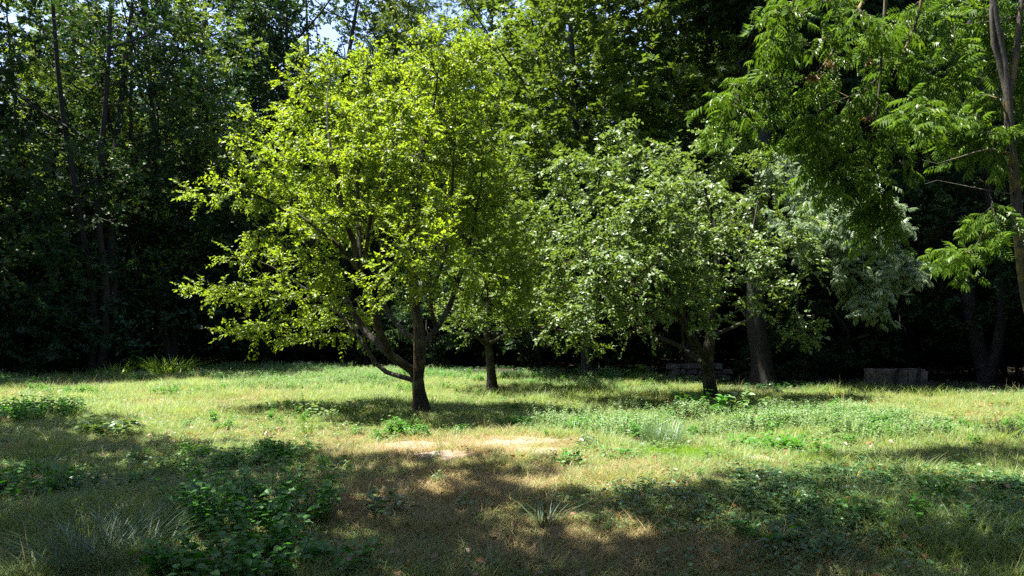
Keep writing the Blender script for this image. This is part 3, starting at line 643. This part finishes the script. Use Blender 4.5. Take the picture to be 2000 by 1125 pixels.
# centre
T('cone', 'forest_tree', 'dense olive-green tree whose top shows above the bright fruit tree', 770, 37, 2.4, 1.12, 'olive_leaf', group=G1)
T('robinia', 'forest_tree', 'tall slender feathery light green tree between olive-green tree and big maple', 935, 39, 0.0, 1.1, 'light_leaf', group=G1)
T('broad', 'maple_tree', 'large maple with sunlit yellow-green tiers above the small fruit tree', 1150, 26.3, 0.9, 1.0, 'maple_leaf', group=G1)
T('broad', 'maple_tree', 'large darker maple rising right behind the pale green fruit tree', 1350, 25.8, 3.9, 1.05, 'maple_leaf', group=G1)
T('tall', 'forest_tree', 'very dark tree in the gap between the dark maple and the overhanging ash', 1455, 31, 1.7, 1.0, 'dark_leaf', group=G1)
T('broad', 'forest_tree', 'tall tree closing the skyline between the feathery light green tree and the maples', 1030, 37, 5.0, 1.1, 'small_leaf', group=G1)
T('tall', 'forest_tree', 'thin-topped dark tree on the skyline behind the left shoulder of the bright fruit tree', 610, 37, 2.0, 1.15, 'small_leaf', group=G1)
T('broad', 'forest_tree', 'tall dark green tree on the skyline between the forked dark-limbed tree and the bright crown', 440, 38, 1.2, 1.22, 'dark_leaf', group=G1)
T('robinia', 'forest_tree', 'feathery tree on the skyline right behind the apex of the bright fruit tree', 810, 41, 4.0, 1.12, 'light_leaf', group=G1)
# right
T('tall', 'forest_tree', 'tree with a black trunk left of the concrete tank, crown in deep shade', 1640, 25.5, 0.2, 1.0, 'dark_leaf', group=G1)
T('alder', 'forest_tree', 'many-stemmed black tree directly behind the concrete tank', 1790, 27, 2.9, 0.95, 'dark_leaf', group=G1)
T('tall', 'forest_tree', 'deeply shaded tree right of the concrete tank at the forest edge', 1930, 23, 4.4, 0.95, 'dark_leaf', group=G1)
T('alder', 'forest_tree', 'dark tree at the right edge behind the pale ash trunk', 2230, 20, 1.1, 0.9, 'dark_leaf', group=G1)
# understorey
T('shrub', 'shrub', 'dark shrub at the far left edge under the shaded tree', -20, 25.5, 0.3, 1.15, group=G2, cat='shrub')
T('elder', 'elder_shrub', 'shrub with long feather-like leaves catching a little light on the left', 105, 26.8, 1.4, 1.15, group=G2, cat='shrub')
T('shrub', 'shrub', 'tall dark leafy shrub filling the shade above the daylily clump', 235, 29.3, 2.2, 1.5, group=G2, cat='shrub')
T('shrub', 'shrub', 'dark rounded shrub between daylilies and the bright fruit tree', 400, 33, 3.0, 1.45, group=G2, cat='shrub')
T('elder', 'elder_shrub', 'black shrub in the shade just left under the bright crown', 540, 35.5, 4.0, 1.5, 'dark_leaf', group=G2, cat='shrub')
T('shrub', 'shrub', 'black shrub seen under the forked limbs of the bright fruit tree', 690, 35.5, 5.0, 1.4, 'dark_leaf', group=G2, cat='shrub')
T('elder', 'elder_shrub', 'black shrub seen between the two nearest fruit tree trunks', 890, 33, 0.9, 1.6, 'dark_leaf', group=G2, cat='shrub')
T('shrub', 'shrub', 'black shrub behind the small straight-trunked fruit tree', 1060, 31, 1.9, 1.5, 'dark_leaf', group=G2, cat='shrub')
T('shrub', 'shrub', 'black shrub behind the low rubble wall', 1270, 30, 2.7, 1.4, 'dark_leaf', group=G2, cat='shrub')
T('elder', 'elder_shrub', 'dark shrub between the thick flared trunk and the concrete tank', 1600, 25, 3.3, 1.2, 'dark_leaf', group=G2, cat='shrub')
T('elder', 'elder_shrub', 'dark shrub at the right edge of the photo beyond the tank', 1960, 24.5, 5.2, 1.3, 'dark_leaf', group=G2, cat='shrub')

# the wood beyond: one mass all round the clearing
def whole(k, leaf):
    wm, cm = PR[k]; out = []
    import bmesh
    bm = bmesh.new(); bm.from_mesh(wm); n = len(bm.faces); bm.from_mesh(cm); bm.faces.ensure_lookup_table()
    nc = len(wm.materials)
    mi = np.empty(len(cm.polygons), np.int32); cm.polygons.foreach_get('material_index', mi)
    for f, i_ in zip(bm.faces[n:], mi): f.material_index = 1+int(i_)
    me = bpy.data.meshes.new('wood'); bm.to_mesh(me); bm.free()
    for x in (M['dark_bark'], M[leaf], M['twig']): me.materials.append(x)
    return hold('wood', me)
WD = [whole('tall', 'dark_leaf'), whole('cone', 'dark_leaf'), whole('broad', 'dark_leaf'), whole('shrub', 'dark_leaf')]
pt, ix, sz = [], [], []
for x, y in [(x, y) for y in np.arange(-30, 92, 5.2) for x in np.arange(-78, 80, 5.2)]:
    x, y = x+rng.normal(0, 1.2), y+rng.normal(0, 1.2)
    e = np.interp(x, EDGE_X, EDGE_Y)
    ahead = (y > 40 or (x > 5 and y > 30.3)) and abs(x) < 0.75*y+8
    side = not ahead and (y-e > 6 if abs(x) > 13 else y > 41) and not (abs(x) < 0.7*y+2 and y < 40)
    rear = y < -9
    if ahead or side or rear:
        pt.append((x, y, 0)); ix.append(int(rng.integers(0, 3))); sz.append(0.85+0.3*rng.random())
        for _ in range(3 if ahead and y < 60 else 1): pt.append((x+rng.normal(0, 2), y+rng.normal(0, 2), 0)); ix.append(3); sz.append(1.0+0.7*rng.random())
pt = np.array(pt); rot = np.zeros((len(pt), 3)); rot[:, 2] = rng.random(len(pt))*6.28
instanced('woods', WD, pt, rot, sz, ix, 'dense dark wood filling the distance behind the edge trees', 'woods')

# pale drooping bough tree: thick flared trunk right of the pale fruit tree
Y = 22.0; base = at(1487, 742, Y); base[2] = ground_h(base[0], base[1])-0.05
root = thing('ash_tree', 'ash with a thick dark trunk and pale drooping bough right of the glossy fruit tree', 'tree', base)
limbs = [px_limb(p, Y, base, a, b) for p, a, b in [
    ([(1490, 750), (1487, 700), (1478, 640), (1475, 560), (1480, 450), (1490, 300), (1500, 100), (1510, -100)], 0.29, 0.1),
    ([(1478, 480), (1520, 400, -1), (1580, 345, -2), (1640, 350, -3), (1690, 400, -3.5), (1720, 470, -3.6), (1735, 540, -3.6)], 0.1, 0.015),
    ([(1580, 345, -2), (1600, 400, -2.8), (1620, 460, -3.2), (1640, 520, -3.4)], 0.04, 0.012),
    ([(1690, 400, -3.5), (1740, 440, -3.6), (1780, 500, -3.6), (1800, 522, -3.5)], 0.03, 0.01)]]
lobes = px_lobes([(1560, 340, 60, 32, -2), (1620, 370, 75, 42, -3), (1680, 430, 65, 50, -3.6), (1610, 455, 65, 45, -3.3), (1690, 500, 60, 42, -3.6), (1640, 530, 50, 30, -3.4), (1725, 545, 38, 35, -3.7), (1700, 590, 22, 20, -3.7), (1785, 522, 28, 9, -3.5, .4),
    (1745, 470, 30, 40, -3.5), (1560, 410, 50, 40, -2.6)], Y, base, 0.8)
high = px_lobes([(1520, -20, 150, 110, 0), (1430, -110, 150, 110, 0), (1520, 200, 70, 70, 0.5), (1630, 70, 120, 90, .5), (1740, 30, 110, 100, 0), (1620, -100, 150, 100, 1), (1690, 160, 80, 60, 1.5), (1850, 20, 100, 90, .5), (1800, -100, 120, 90, .5), (1600, 0, 130, 90, -.8), (1700, -80, 130, 90, -.9), (1700, 100, 90, 70, -.5)], Y, base, 0.95)
tr = Tree(limbs, np.concatenate([lobe_tips(lobes, 22, 0.5), lobe_tips(high, 4.2, 0.5)]), tip_r=0.005)
wd = tr.wood(); v, t, _ = join([x for li in wd for x in wd[li]])
obj('trunk', mesh_from('trunk', v, t, [M['dark_bark']], smooth=True), root)
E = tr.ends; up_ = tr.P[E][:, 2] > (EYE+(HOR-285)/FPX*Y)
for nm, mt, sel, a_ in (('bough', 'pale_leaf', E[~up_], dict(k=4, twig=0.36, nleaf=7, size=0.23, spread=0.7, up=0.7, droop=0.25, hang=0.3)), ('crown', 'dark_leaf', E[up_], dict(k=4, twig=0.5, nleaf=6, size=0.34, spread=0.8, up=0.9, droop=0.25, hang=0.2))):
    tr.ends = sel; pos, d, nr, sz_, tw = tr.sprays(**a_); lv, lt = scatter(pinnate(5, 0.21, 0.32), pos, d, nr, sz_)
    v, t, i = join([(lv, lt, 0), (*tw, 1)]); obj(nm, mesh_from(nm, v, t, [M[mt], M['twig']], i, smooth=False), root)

# ash trees hanging into the upper right, and trees out of frame whose crowns shade the front grass
def world_tree(name, label, base, limbs, lobes, per, bark, leafm, tpl, spray, keep=None, group=None, bf=0.25, tip_r=0.006, shift=(0, 0, 0)):
    shift = np.array(shift, float); base = np.array(base, float)
    root = thing(name, label, 'tree', base+shift, group=group)
    lb = [([np.array(p)-base for p in pts], a, b) for pts, a, b in limbs]
    lo = [(np.array(c)-base, r) for c, r in lobes]
    tr = Tree(lb, lobe_tips(lo, per, 0.4, keep=(lambda P: keep(P+base+shift)) if keep else None), bf=bf, tip_r=tip_r)
    build_tree(root, tr, M[bark], M[leafm], tpl, spray)
    return root
above = lambda P: (P[:, 1] < 0.5) | (P[:, 2] > 1.6+0.4156*P[:, 1]+0.75) | (np.abs(P[:, 0]) > 0.6494*P[:, 1]+0.9)
ASH = pinnate(4, 0.19, 0.42)
Y = 9.6
hang_lobes = px_lobes([(1560, 60, 90, 70, 0), (1500, 165, 60, 38, -.2), (1440, 195, 32, 22, -.2), (1590, 170, 80, 60, .2), (1660, 120, 70, 80, .5), (1620, 250, 70, 40, .2), (1690, 250, 60, 60, .4), (1680, 340, 45, 38, .4),
    (1640, 310, 40, 30, .3), (1740, 80, 70, 70, .8), (1510, 10, 50, 40, -.3), (1640, 20, 90, 50, 0), (1780, 215, 38, 18, -.6, .25), (1830, 40, 70, 50, .8), (1720, 390, 24, 20, .5), (1830, 150, 50, 40, .8)], Y, np.zeros(3), 0.75)
hl = [px_limb(p, Y, np.zeros(3), a, b) for p, a, b in [
    ([(1760, -130, .6), (1700, -20, .3), (1650, 60, .1), (1600, 140, 0), (1540, 170, -.1), (1460, 190, -.2)], 0.04, 0.008),
    ([(1740, -120, .5), (1730, 0, .4), (1722, 100, .4), (1715, 200, .4), (1690, 330, .4)], 0.03, 0.008),
    ([(1700, -20, .3), (1640, -10, 0), (1560, 30, -.2), (1500, 60, -.3)], 0.03, 0.008),
    ([(1790, -120, .6), (1800, 0, .7), (1770, 90, .7), (1740, 150, .6)], 0.03, 0.008)]]
upper = [((1.4, 7.4, 9.0), (2.2, 1.3, 1.2)), ((-1.2, 8.3, 9.3), (1.9, 1.5, 1.2)), ((4.2, 7.0, 9.2), (2.4, 1.6, 1.4)), ((7.2, 6.5, 10), (2.6, 2.2, 1.8)), ((2, 5.6, 9.2), (2.6, 1.6, 1.4)), ((-0.8, 6.2, 9.2), (2.2, 1.6, 1.3)), ((7, 4.5, 9), (2.5, 2.5, 2)), ((3.5, 3.8, 8.8), (2.6, 2.0, 1.5))]
upper = [((c[0]+1.4, c[1]-1.15, c[2]), r_) for c, r_ in upper]
trunk_top = [(8.6, 8.5, -0.1), (8.5, 8.5, 2.5), (8.2, 8.6, 5), (7.6, 8.7, 7.4), (7.0, 8.5, 9.8), (6.8, 8.3, 11.5)]
ash_root = world_tree('ash_tree', 'ash whose hanging leafy branches with brown seed bunches fill the upper right', (8.6, 8.5, 0),
    [(trunk_top, 0.26, 0.06), ([(7.8, 8.7, 7.0), (6.6, 9.3, 7.3), tuple(hl[0][0][0])], 0.11, 0.05), hl[0], ([tuple(hl[0][0][0]), tuple(hl[1][0][0])], 0.05, 0.03), hl[1], hl[2], ([tuple(hl[0][0][0]), tuple(hl[3][0][0])], 0.05, 0.03), hl[3],
     ([(7.3, 8.6, 8.6), (5.5, 7.4, 9.2), (3.5, 6.8, 9.3), (1, 6.9, 9.3)], 0.12, 0.03), ([(7.3, 8.6, 8.6), (6.5, 5, 9), (5, 3, 9)], 0.09, 0.03)],
    hang_lobes+upper, 6.6, 'ash_bark', 'ash_leaf', ASH, dict(k=3, twig=0.45, nleaf=6, size=0.18, spread=0.7, up=0.9, droop=0.3, hang=0.35), tip_r=0.005)
# brown bunches of ash keys
def keys(root, base, px, py, Y, h, n):
    c = at(px, py, Y)-np.array(base); pos = c+np.clip(rng.normal(0, 1, (n, 3)), -1.7, 1.7)*np.array([0.03, 0.03, h*0.33])
    lv, lt = scatter(kite(0.16, 0.1), pos, np.array([0, 0, -1])+rng.normal(0, 0.5, (n, 3)), rng.normal(0, 1, (n, 3)), 0.045+0.02*rng.random(n))
    obj('seed_bunch', mesh_from('seed_bunch', lv, lt, [M['seed_brown']]), root)
for px, py, yy, h, n in [(1588, 150, 9.2, .1, 70), (1622, 122, 9.3, .07, 40), (1652, 328, 9.7, .08, 60), (1698, 228, 9.7, .05, 45), (1700, 120, 9.6, .05, 45)]: keys(ash_root, (8.6, 8.5, 0), px, py, yy, h, n)

Y = 12.0; jb = np.array([8.3, 12.2, 0])
jl = [px_limb(p, Y, np.zeros(3), a, b) for p, a, b in [
    ([(2078, 850), (2030, 680), (2006, 580), (1992, 480), (1984, 380), (1975, 290), (1968, 200), (1960, 120), (1945, 40), (1930, -80)], 0.105, 0.045),
    ([(1968, 190), (1948, 110), (1940, 85), (1936, 20), (1950, -60)], 0.045, 0.025),
    ([(1968, 200), (1985, 110), (1992, 30), (2005, -80)], 0.05, 0.03),
    ([(1976, 300), (1930, 292, -.3), (1880, 305, -.6), (1830, 320, -.8), (1800, 312, -.9)], 0.02, 0.003),
    ([(1970, 230), (1930, 160, -.3), (1900, 145, -.5), (1870, 140, -.6)], 0.016, 0.003),
    ([(1990, 380), (1930, 372, -.3), (1870, 360, -.5), (1830, 352, -.6), (1805, 360, -.7)], 0.012, 0.002)]]
jlobes = px_lobes([(1900, 60, 60, 40, .4), (1960, 40, 50, 60, .6), (1990, 130, 40, 50, .5), (1905, 180, 50, 30, .2), (1890, 235, 45, 25, 0), (1935, 235, 35, 28, 0), (1985, 250, 30, 40, .3), (1925, 412, 20, 16, -.3, .2), (1885, 492, 18, 14, -.5, .2),
    (2020, 330, 50, 60, .5), (1960, -40, 120, 60, .5), (2060, 0, 80, 110, .5), (2060, 180, 70, 90, .5), (1850, 0, 80, 40, .8)], Y, np.zeros(3), 0.9)
world_tree('ash_tree', 'slender ash with a pale lichen-spotted trunk standing at the right edge of the photo', (8.4, 12.0, 0), jl, jlobes, 6.5, 'ash_bark', 'ash_leaf', ASH,
    dict(k=3, twig=0.45, nleaf=6, size=0.2, spread=0.7, up=0.9, droop=0.3, hang=0.3), tip_r=0.005)

KT = kite(0.42)
shade = dict(k=3, twig=0.5, nleaf=8, size=0.15, spread=0.8, up=0.7, droop=0.15)
world_tree('shade_tree', 'tree standing just outside the left edge whose high crown shades the front grass', (-10.2, 8.0, 0),
    [([(-10.2, 8, -0.1), (-10, 8, 3), (-9.4, 8.3, 6), (-8.6, 8.6, 9), (-8, 8.8, 11)], 0.26, 0.05), ([(-9.2, 8.4, 7), (-7, 9.5, 8.6), (-4.5, 10, 9.4), (-2.5, 9.8, 9.8)], 0.11, 0.03), ([(-8.8, 8.5, 8), (-6.5, 7, 9.3), (-4, 6, 9.8)], 0.1, 0.03), ([(-9.2, 8.4, 7), (-9.4, 11, 8.6), (-10.5, 14, 9.2), (-12, 15.4, 9.6)], 0.09, 0.03)],
    [((-8.5, 12.2, 9.6), (2.2, 1.9, 1.4)), ((-6.2, 11.2, 9.6), (2.2, 1.8, 1.3)), ((-4.2, 9.3, 9.8), (2, 1.5, 1.3)), ((-7, 9, 9.8), (2.4, 2, 1.5)), ((-10, 9.5, 9.8), (2.6, 2.4, 1.8)), ((-5, 7.4, 9.7), (2.4, 1.8, 1.4)), ((-2.6, 7.6, 9.7), (1.8, 1.5, 1.2)), ((-8.5, 6.2, 9.6), (2.6, 2, 1.6)), ((-11.8, 12.6, 9.4), (2.2, 2, 1.6)), ((-12.5, 7, 10), (2.5, 2.5, 2)), ((-12.9, 15.4, 9.6), (2.2, 1.9, 1.4)), ((-11.0, 13.8, 9.6), (1.9, 1.7, 1.3))],
    6.6, 'dark_bark', 'small_leaf', KT, shade, above, shift=(1.4, -2.8, 0))
world_tree('shade_tree', 'tree standing behind the camera whose crown reaches over the front grass', (-3.0, -4.5, 0),
    [([(-3, -4.5, -0.1), (-3, -4.3, 3), (-2.8, -3.8, 6), (-2.6, -3, 9)], 0.26, 0.06), ([(-2.8, -3.8, 6.5), (-3.2, -1, 8), (-3.6, 2, 8.6), (-3.6, 4.5, 8.8)], 0.1, 0.03), ([(-2.8, -3.6, 7), (0, -1, 8), (2.5, 1.5, 8.6)], 0.1, 0.03), ([(-2.8, -3.8, 6.5), (-6, -1, 8), (-8.5, 2, 8.8)], 0.1, 0.03)],
    [((-3.6, 4.6, 8.8), (2.4, 1.9, 1.4)), ((-6.6, 4.2, 9), (2.3, 2, 1.5)), ((-9, 3, 9), (2.4, 2.2, 1.6)), ((-1.2, 4.2, 8.6), (2, 1.7, 1.3)), ((0.8, 2.5, 8.6), (2.4, 2, 1.5)), ((-3, 1.5, 9), (2.8, 2, 1.6)), ((-6.5, 0.5, 9), (2.8, 2.2, 1.6)), ((-2, -2, 9.5), (3, 2.4, 2)), ((2.5, 0, 9), (2.6, 2.2, 1.8))],
    5.9, 'dark_bark', 'small_leaf', KT, shade, above, shift=(1.4, -2.4, 0))

# ------------------------------------------------------------------ single plants in the clearing
def gpos(px, py):
    Y = EYE*FPX/(py-HOR); x = (px-1000)/FPX*Y
    return np.array([x, Y, ground_h(x, Y)])
def leafy(name, label, cat, px, py, spec, leafm, group=None):
    b = gpos(px, py); root = thing(name, label, cat, b, group=group)
    parts = sprig(*spec[:3], spec[3], *spec[4:])
    lv = parts[0]; obj('foliage', mesh_from('foliage', lv[0], lv[1], [M[leafm]], smooth=False), root)
    v, t, _ = join(parts[1:]); obj('stem', mesh_from('stem', v, t, [M[leafm]], smooth=False), root)
    return root
def clump(name, label, cat, px, py, n, spread, h0, h1, wd, lean, mat, curve=0.9, group=None, segs=5):
    v, t = blades(n, spread, h0, h1, wd, lean, segs, curve)
    return tag(obj(name, mesh_from(name, v, t, [M[mat]], smooth=False), loc=gpos(px, py)), label, cat, group)
GW, GN_, GT = 'weeds standing out of the grass', 'nettle clumps', 'grass tussocks'
B9 = broad(0.40)
leafy('nettle_clump', 'large dark green nettle clump in the shaded grass, upper of the two in front', 'nettles', 510, 1030, (75, 0.55, 0.42, 0.075, B9, 7, 0.5, 0.004, 0.45), 'nettle_leaf', GN_)
leafy('nettle_clump', 'dark green nettle clump cut off by the bottom edge of the photo', 'nettles', 455, 1135, (50, 0.42, 0.26, 0.08, B9, 5, 0.5, 0.004, 0.45), 'nettle_leaf', GN_)
leafy('nettle_clump', 'small bright nettle plant by the bottom edge, right of the nettle clumps', 'nettles', 660, 1120, (10, 0.2, 0.15, 0.1, B9, 3, 0.6, 0.003, 0.45), 'nettle_leaf', GN_)
leafy('nettle_clump', 'wide nettle bed at the left edge halfway up the grass', 'nettles', 55, 822, (100, 0.85, 0.34, 0.08, B9, 7, 0.3, 0.004, 0.5), 'nettle_leaf', GN_)
leafy('nettle_clump', 'bright green nettle bed at the left edge above the grey-green tussock', 'nettles', 40, 965, (34, 0.5, 0.26, 0.09, B9, 4, 0.4, 0.004, 0.45), 'nettle_leaf', GN_)
leafy('weed', 'broad-leaved weed in the shade right of the wide left nettle bed', 'weed', 190, 852, (16, 0.38, 0.26, 0.13, B9, 3, 0.6, 0.004, 0.3), 'weed_leaf', GW)
leafy('weed', 'low light green weed lying in the shade above the large nettle clump', 'weed', 550, 890, (24, 0.5, 0.15, 0.08, B9, 3, 0.6, 0.003, 0.3), 'nettle_leaf', GW)
leafy('weed', 'small dark weed in the dry brown grass near the middle of the foreground', 'weed', 772, 1012, (9, 0.2, 0.16, 0.085, B9, 3, 0.6, 0.003, 0.3), 'ivy_leaf', GW)
leafy('weed', 'dusty pale weed at the shadow edge left of the forked trunk', 'weed', 640, 812, (22, 0.5, 0.2, 0.11, B9, 3, 0.6, 0.003, 0.3), 'mint_leaf', GW)
leafy('weed', 'tall leafy weed growing at the foot of the pale fruit tree', 'weed', 1375, 808, (14, 0.3, 0.4, 0.14, B9, 5, 0.4, 0.005, 0.3), 'nettle_leaf', GW)
leafy('weed', 'upright leafy weed just right of the weed at the pale fruit tree', 'weed', 1460, 812, (9, 0.3, 0.42, 0.13, B9, 5, 0.3, 0.005, 0.3), 'weed_leaf', GW)
leafy('weed', 'dark-leaved weed on the bare pale soil left of the lime green grass', 'weed', 1140, 880, (6, 0.15, 0.15, 0.1, broad(0.3), 3, 0.6, 0.003, 0.3), 'ivy_leaf', GW)
leafy('weed', 'little weed at the edge of the bare soil touching the lime green grass', 'weed', 1205, 905, (5, 0.12, 0.13, 0.09, broad(0.3), 3, 0.6, 0.003, 0.3), 'nettle_leaf', GW)
leafy('weed', 'single tall weed at the back of the grass before the low rubble wall', 'weed', 1245, 747, (4, 0.16, 0.5, 0.15, B9, 4, 0.3, 0.005, 0.3), 'weed_leaf', GW)
leafy('weed', 'long-leaved sapling catching the sun at the dark forest edge, far left', 'weed', 62, 736, (3, 0.2, 0.75, 0.24, broad(0.24), 5, 0.3, 0.008, 0.2), 'weed_leaf', GW)
leafy('weed', 'large-leaved sapling in the shade left of the daylily clump', 'weed', 278, 728, (5, 0.45, 1.0, 0.26, broad(0.36), 4, 0.4, 0.008, 0.2), 'nettle_leaf', GW)
leafy('weed', 'low leafy weed in the dry grass at the right, beside the ivy mat', 'weed', 1505, 1070, (12, 0.24, 0.13, 0.075, B9, 3, 0.6, 0.003, 0.3), 'nettle_leaf', GW)
leafy('weed', 'leafy weed inside the sunny band right of the lime green grass', 'weed', 1490, 878, (26, 0.4, 0.2, 0.08, B9, 4, 0.5, 0.003, 0.3), 'nettle_leaf', GW)
clump('grass_tussock', 'big grey-green grass tussock near the bottom left corner', 'grass tussock', 215, 1105, 520, 0.38, 0.12, 0.46, 0.006, 0.85, 'blade_blue', group=GT)
clump('grass_tussock', 'small dark tussock of broad blades in the middle foreground', 'grass tussock', 1065, 1032, 45, 0.07, 0.14, 0.3, 0.011, 0.9, 'blade_blue', group=GT)
clump('grass_tussock', 'blue-grey grass tussock in full sun behind the lime green grass', 'grass tussock', 1290, 872, 240, 0.26, 0.22, 0.42, 0.007, 0.5, 'blade_blue', group=GT)
clump('grass_tussock', 'thin wispy tussock beside the bare soil in the sun', 'grass tussock', 868, 886, 60, 0.12, 0.2, 0.4, 0.005, 0.45, 'blade_green', group=GT)
clump('grass_tussock', 'green tussock in the shade below the broad-leaved weed on the left', 'grass tussock', 105, 878, 200, 0.3, 0.14, 0.32, 0.009, 0.6, 'blade_green', group=GT)
clump('grass_tussock', 'stiff upright tussock at the tip of the shade left of the forked tree', 'grass tussock', 602, 852, 40, 0.05, 0.2, 0.36, 0.008, 0.25, 'blade_lily', group=GT)
clump('grass_tussock', 'pale dry tussock in the sun near the right edge', 'grass tussock', 1905, 828, 160, 0.28, 0.16, 0.34, 0.006, 0.9, 'blade_dry', group=GT)
clump('daylily_clump', 'daylily clump of arching strap leaves below the red flower', 'daylily', 332, 737, 190, 0.5, 0.5, 0.85, 0.032, 0.75, 'blade_lily')
clump('daylily_clump', 'smaller daylily tuft left of the main daylily clump', 'daylily', 228, 737, 60, 0.4, 0.4, 0.7, 0.03, 0.8, 'blade_lily')
# red flower on its stalk
b = gpos(346, 722); root = thing('flower', 'single orange-red flower on a leafy stalk in the dark above the daylilies', 'flower', b)
v, t = tube(np.array([(0, 0, 0), (0.02, 0, 0.35), (0.0, -0.02, 0.62)]), np.array([0.008, 0.007, 0.005]), 5); obj('stalk', mesh_from('stalk', v, t, [M['nettle_leaf']]), root)
M['petal'] = leaf_mat('petal', (0.55, 0.05, 0.015), (0.7, 0.1, 0.03), trans=0.3)
n = 9; a_ = np.arange(n)*2.4; d = np.stack([np.cos(a_), np.sin(a_), 0.4+0.3*(np.arange(n) % 2)], -1); lv, lt = scatter(broad(0.42), np.tile([0, -0.02, 0.62], (n, 1)), d, np.tile([0, 0, 1.0], (n, 1)), np.full(n, 0.085))
obj('blossom', mesh_from('blossom', lv, lt, [M['petal']]), root)
n = 8; d = rng.normal(0, 1, (n, 3)); p_ = np.stack([rng.normal(0, 0.01, n), rng.normal(0, 0.01, n), np.linspace(0.15, 0.55, n)], -1); lv, lt = scatter(broad(0.36), p_, d, np.tile([0, 0, 1.0], (n, 1)), np.full(n, 0.11))
obj('foliage', mesh_from('foliage', lv, lt, [M['weed_leaf']]), root)

# ------------------------------------------------------------------ concrete tank, rubble wall, stone
def stone_mat(name, ca, cb, sc_=6):
    m, t, out = new_mat(name); p = t.nodes.new('ShaderNodeBsdfPrincipled'); p.inputs['Roughness'].default_value = 0.92
    tc = t.nodes.new('ShaderNodeTexCoord'); n = t.nodes.new('ShaderNodeTexNoise'); n.inputs['Scale'].default_value = sc_; n.inputs['Detail'].default_value = 8
    r_ = t.nodes.new('ShaderNodeValToRGB'); r_.color_ramp.elements[0].color = (*ca, 1); r_.color_ramp.elements[1].color = (*cb, 1); r_.color_ramp.elements[0].position = 0.35; r_.color_ramp.elements[1].position = 0.68
    t.links.new(tc.outputs['Object'], n.inputs['Vector']); t.links.new(n.outputs['Fac'], r_.inputs[0]); t.links.new(r_.outputs[0], p.inputs['Base Color'])
    b = t.nodes.new('ShaderNodeBump'); b.inputs['Strength'].default_value = 0.7; b.inputs['Distance'].default_value = 0.02; t.links.new(n.outputs['Fac'], b.inputs['Height']); t.links.new(b.outputs[0], p.inputs['Normal'])
    t.links.new(p.outputs[0], out.inputs[0]); return m
M['concrete'] = stone_mat('concrete', (0.045, 0.045, 0.035), (0.14, 0.135, 0.11)); M['rubble'] = stone_mat('rubble', (0.045, 0.04, 0.035), (0.12, 0.11, 0.1)); M['wet_dark'] = stone_mat('wet_dark', (0.01, 0.012, 0.008), (0.04, 0.04, 0.03))
import bmesh
def slab(name, parent, mat, c, s_, bev=0.012, jit=0.006, rot=None, loc=None):
    bm = bmesh.new(); bmesh.ops.create_cube(bm, size=1); bmesh.ops.scale(bm, vec=s_, verts=bm.verts)
    bmesh.ops.bevel(bm, geom=list(bm.edges), offset=bev, segments=2, affect='EDGES')
    for v in bm.verts: v.co += Vector(rng.normal(0, jit, 3))+Vector(c)
    me = bpy.data.meshes.new(name); bm.to_mesh(me); bm.free(); me.materials.append(M[mat]); return obj(name, me, parent, loc)
Y = 20.6; x0, x1 = (1703-1000)/FPX*Y, (1795-1000)/FPX*Y; zt = EYE+(HOR-719)/FPX*Y
b = np.array([(x0+x1)/2, Y, ground_h((x0+x1)/2, Y)]); root = thing('concrete_tank', 'low pale concrete tank with dark upright stains standing in the forest shade on the right', 'tank', b, R(4))
W, H, D = x1-x0, zt-b[2], 0.8; th = 0.09
xs = [-W/2, -W*0.21, W*0.06, W*0.27, W/2]                  # front wall of cast panels with open joints
for k in range(4): slab('front_panel', root, 'concrete', ((xs[k]+xs[k+1])/2, -D/2, H/2-0.02-0.012*k), (xs[k+1]-xs[k]-0.02, th, H-0.01*k), 0.012, 0.004)
slab('back_wall', root, 'concrete', (0, D/2, H/2), (W, th, H-0.05)); slab('side_wall', root, 'concrete', (-W/2+th/2, 0, H/2), (th, D-th-0.02, H-0.03)); slab('side_wall', root, 'concrete', (W/2-th/2, 0, H/2), (th, D-th-0.02, H-0.03))
for fx, hh in ((-W*0.2, H*1.04), (W*0.27, H*1.06)):
    v, t = tube(np.array([(fx-0.02, -D/2-0.1, -0.05), (fx, -D/2-0.095, hh*0.6), (fx+0.03, -D/2-0.1, hh)]), np.array([0.05, 0.042, 0.035]), 8); obj('post', mesh_from('post', v, t, [M['dark_bark']], smooth=True), root)
bm = bmesh.new(); Y = 24.3; b = np.array([(1362-1000)/FPX*Y, Y, 0.0])
for row in range(3):
    x = -0.95+0.12*(row % 2)
    while x < 0.95-0.1*row:
        w_ = 0.2+0.22*rng.random(); v0 = len(bm.verts); g = bmesh.ops.create_cube(bm, size=1); hh = 0.17
        for v in g['verts']: v.co = Vector((x+w_/2+v.co.x*(w_-0.015), v.co.y*0.32+rng.normal(0, 0.03), row*0.165+0.08+v.co.z*hh*0.95))+Vector(rng.normal(0, 0.014, 3))
        x += w_
bmesh.ops.bevel(bm, geom=list(bm.edges), offset=0.02, segments=2, affect='EDGES')
me = bpy.data.meshes.new('rubble_wall'); bm.to_mesh(me); bm.free(); me.materials.append(M['rubble'])
tag(obj('rubble_wall', me, loc=b), 'low grey rubble wall in the dark behind the leaning trunk of the pale fruit tree', 'wall')
b = gpos(1812, 772); bm = bmesh.new(); bmesh.ops.create_icosphere(bm, subdivisions=3, radius=0.13)
for v in bm.verts: v.co = Vector((v.co.x*1.0, v.co.y*0.8, max(v.co.z, -0.04)*0.45))*(1+0.12*math.sin(v.co.x*31+v.co.y*17)+0.05*math.sin(v.co.z*60))
me = bpy.data.meshes.new('stone'); bm.to_mesh(me); bm.free(); me.materials.append(M['concrete']); tag(obj('stone', me, loc=b+np.array([0, 0, 0.05])), 'small pale flat stone at the edge of the grass beyond the tank', 'stone')
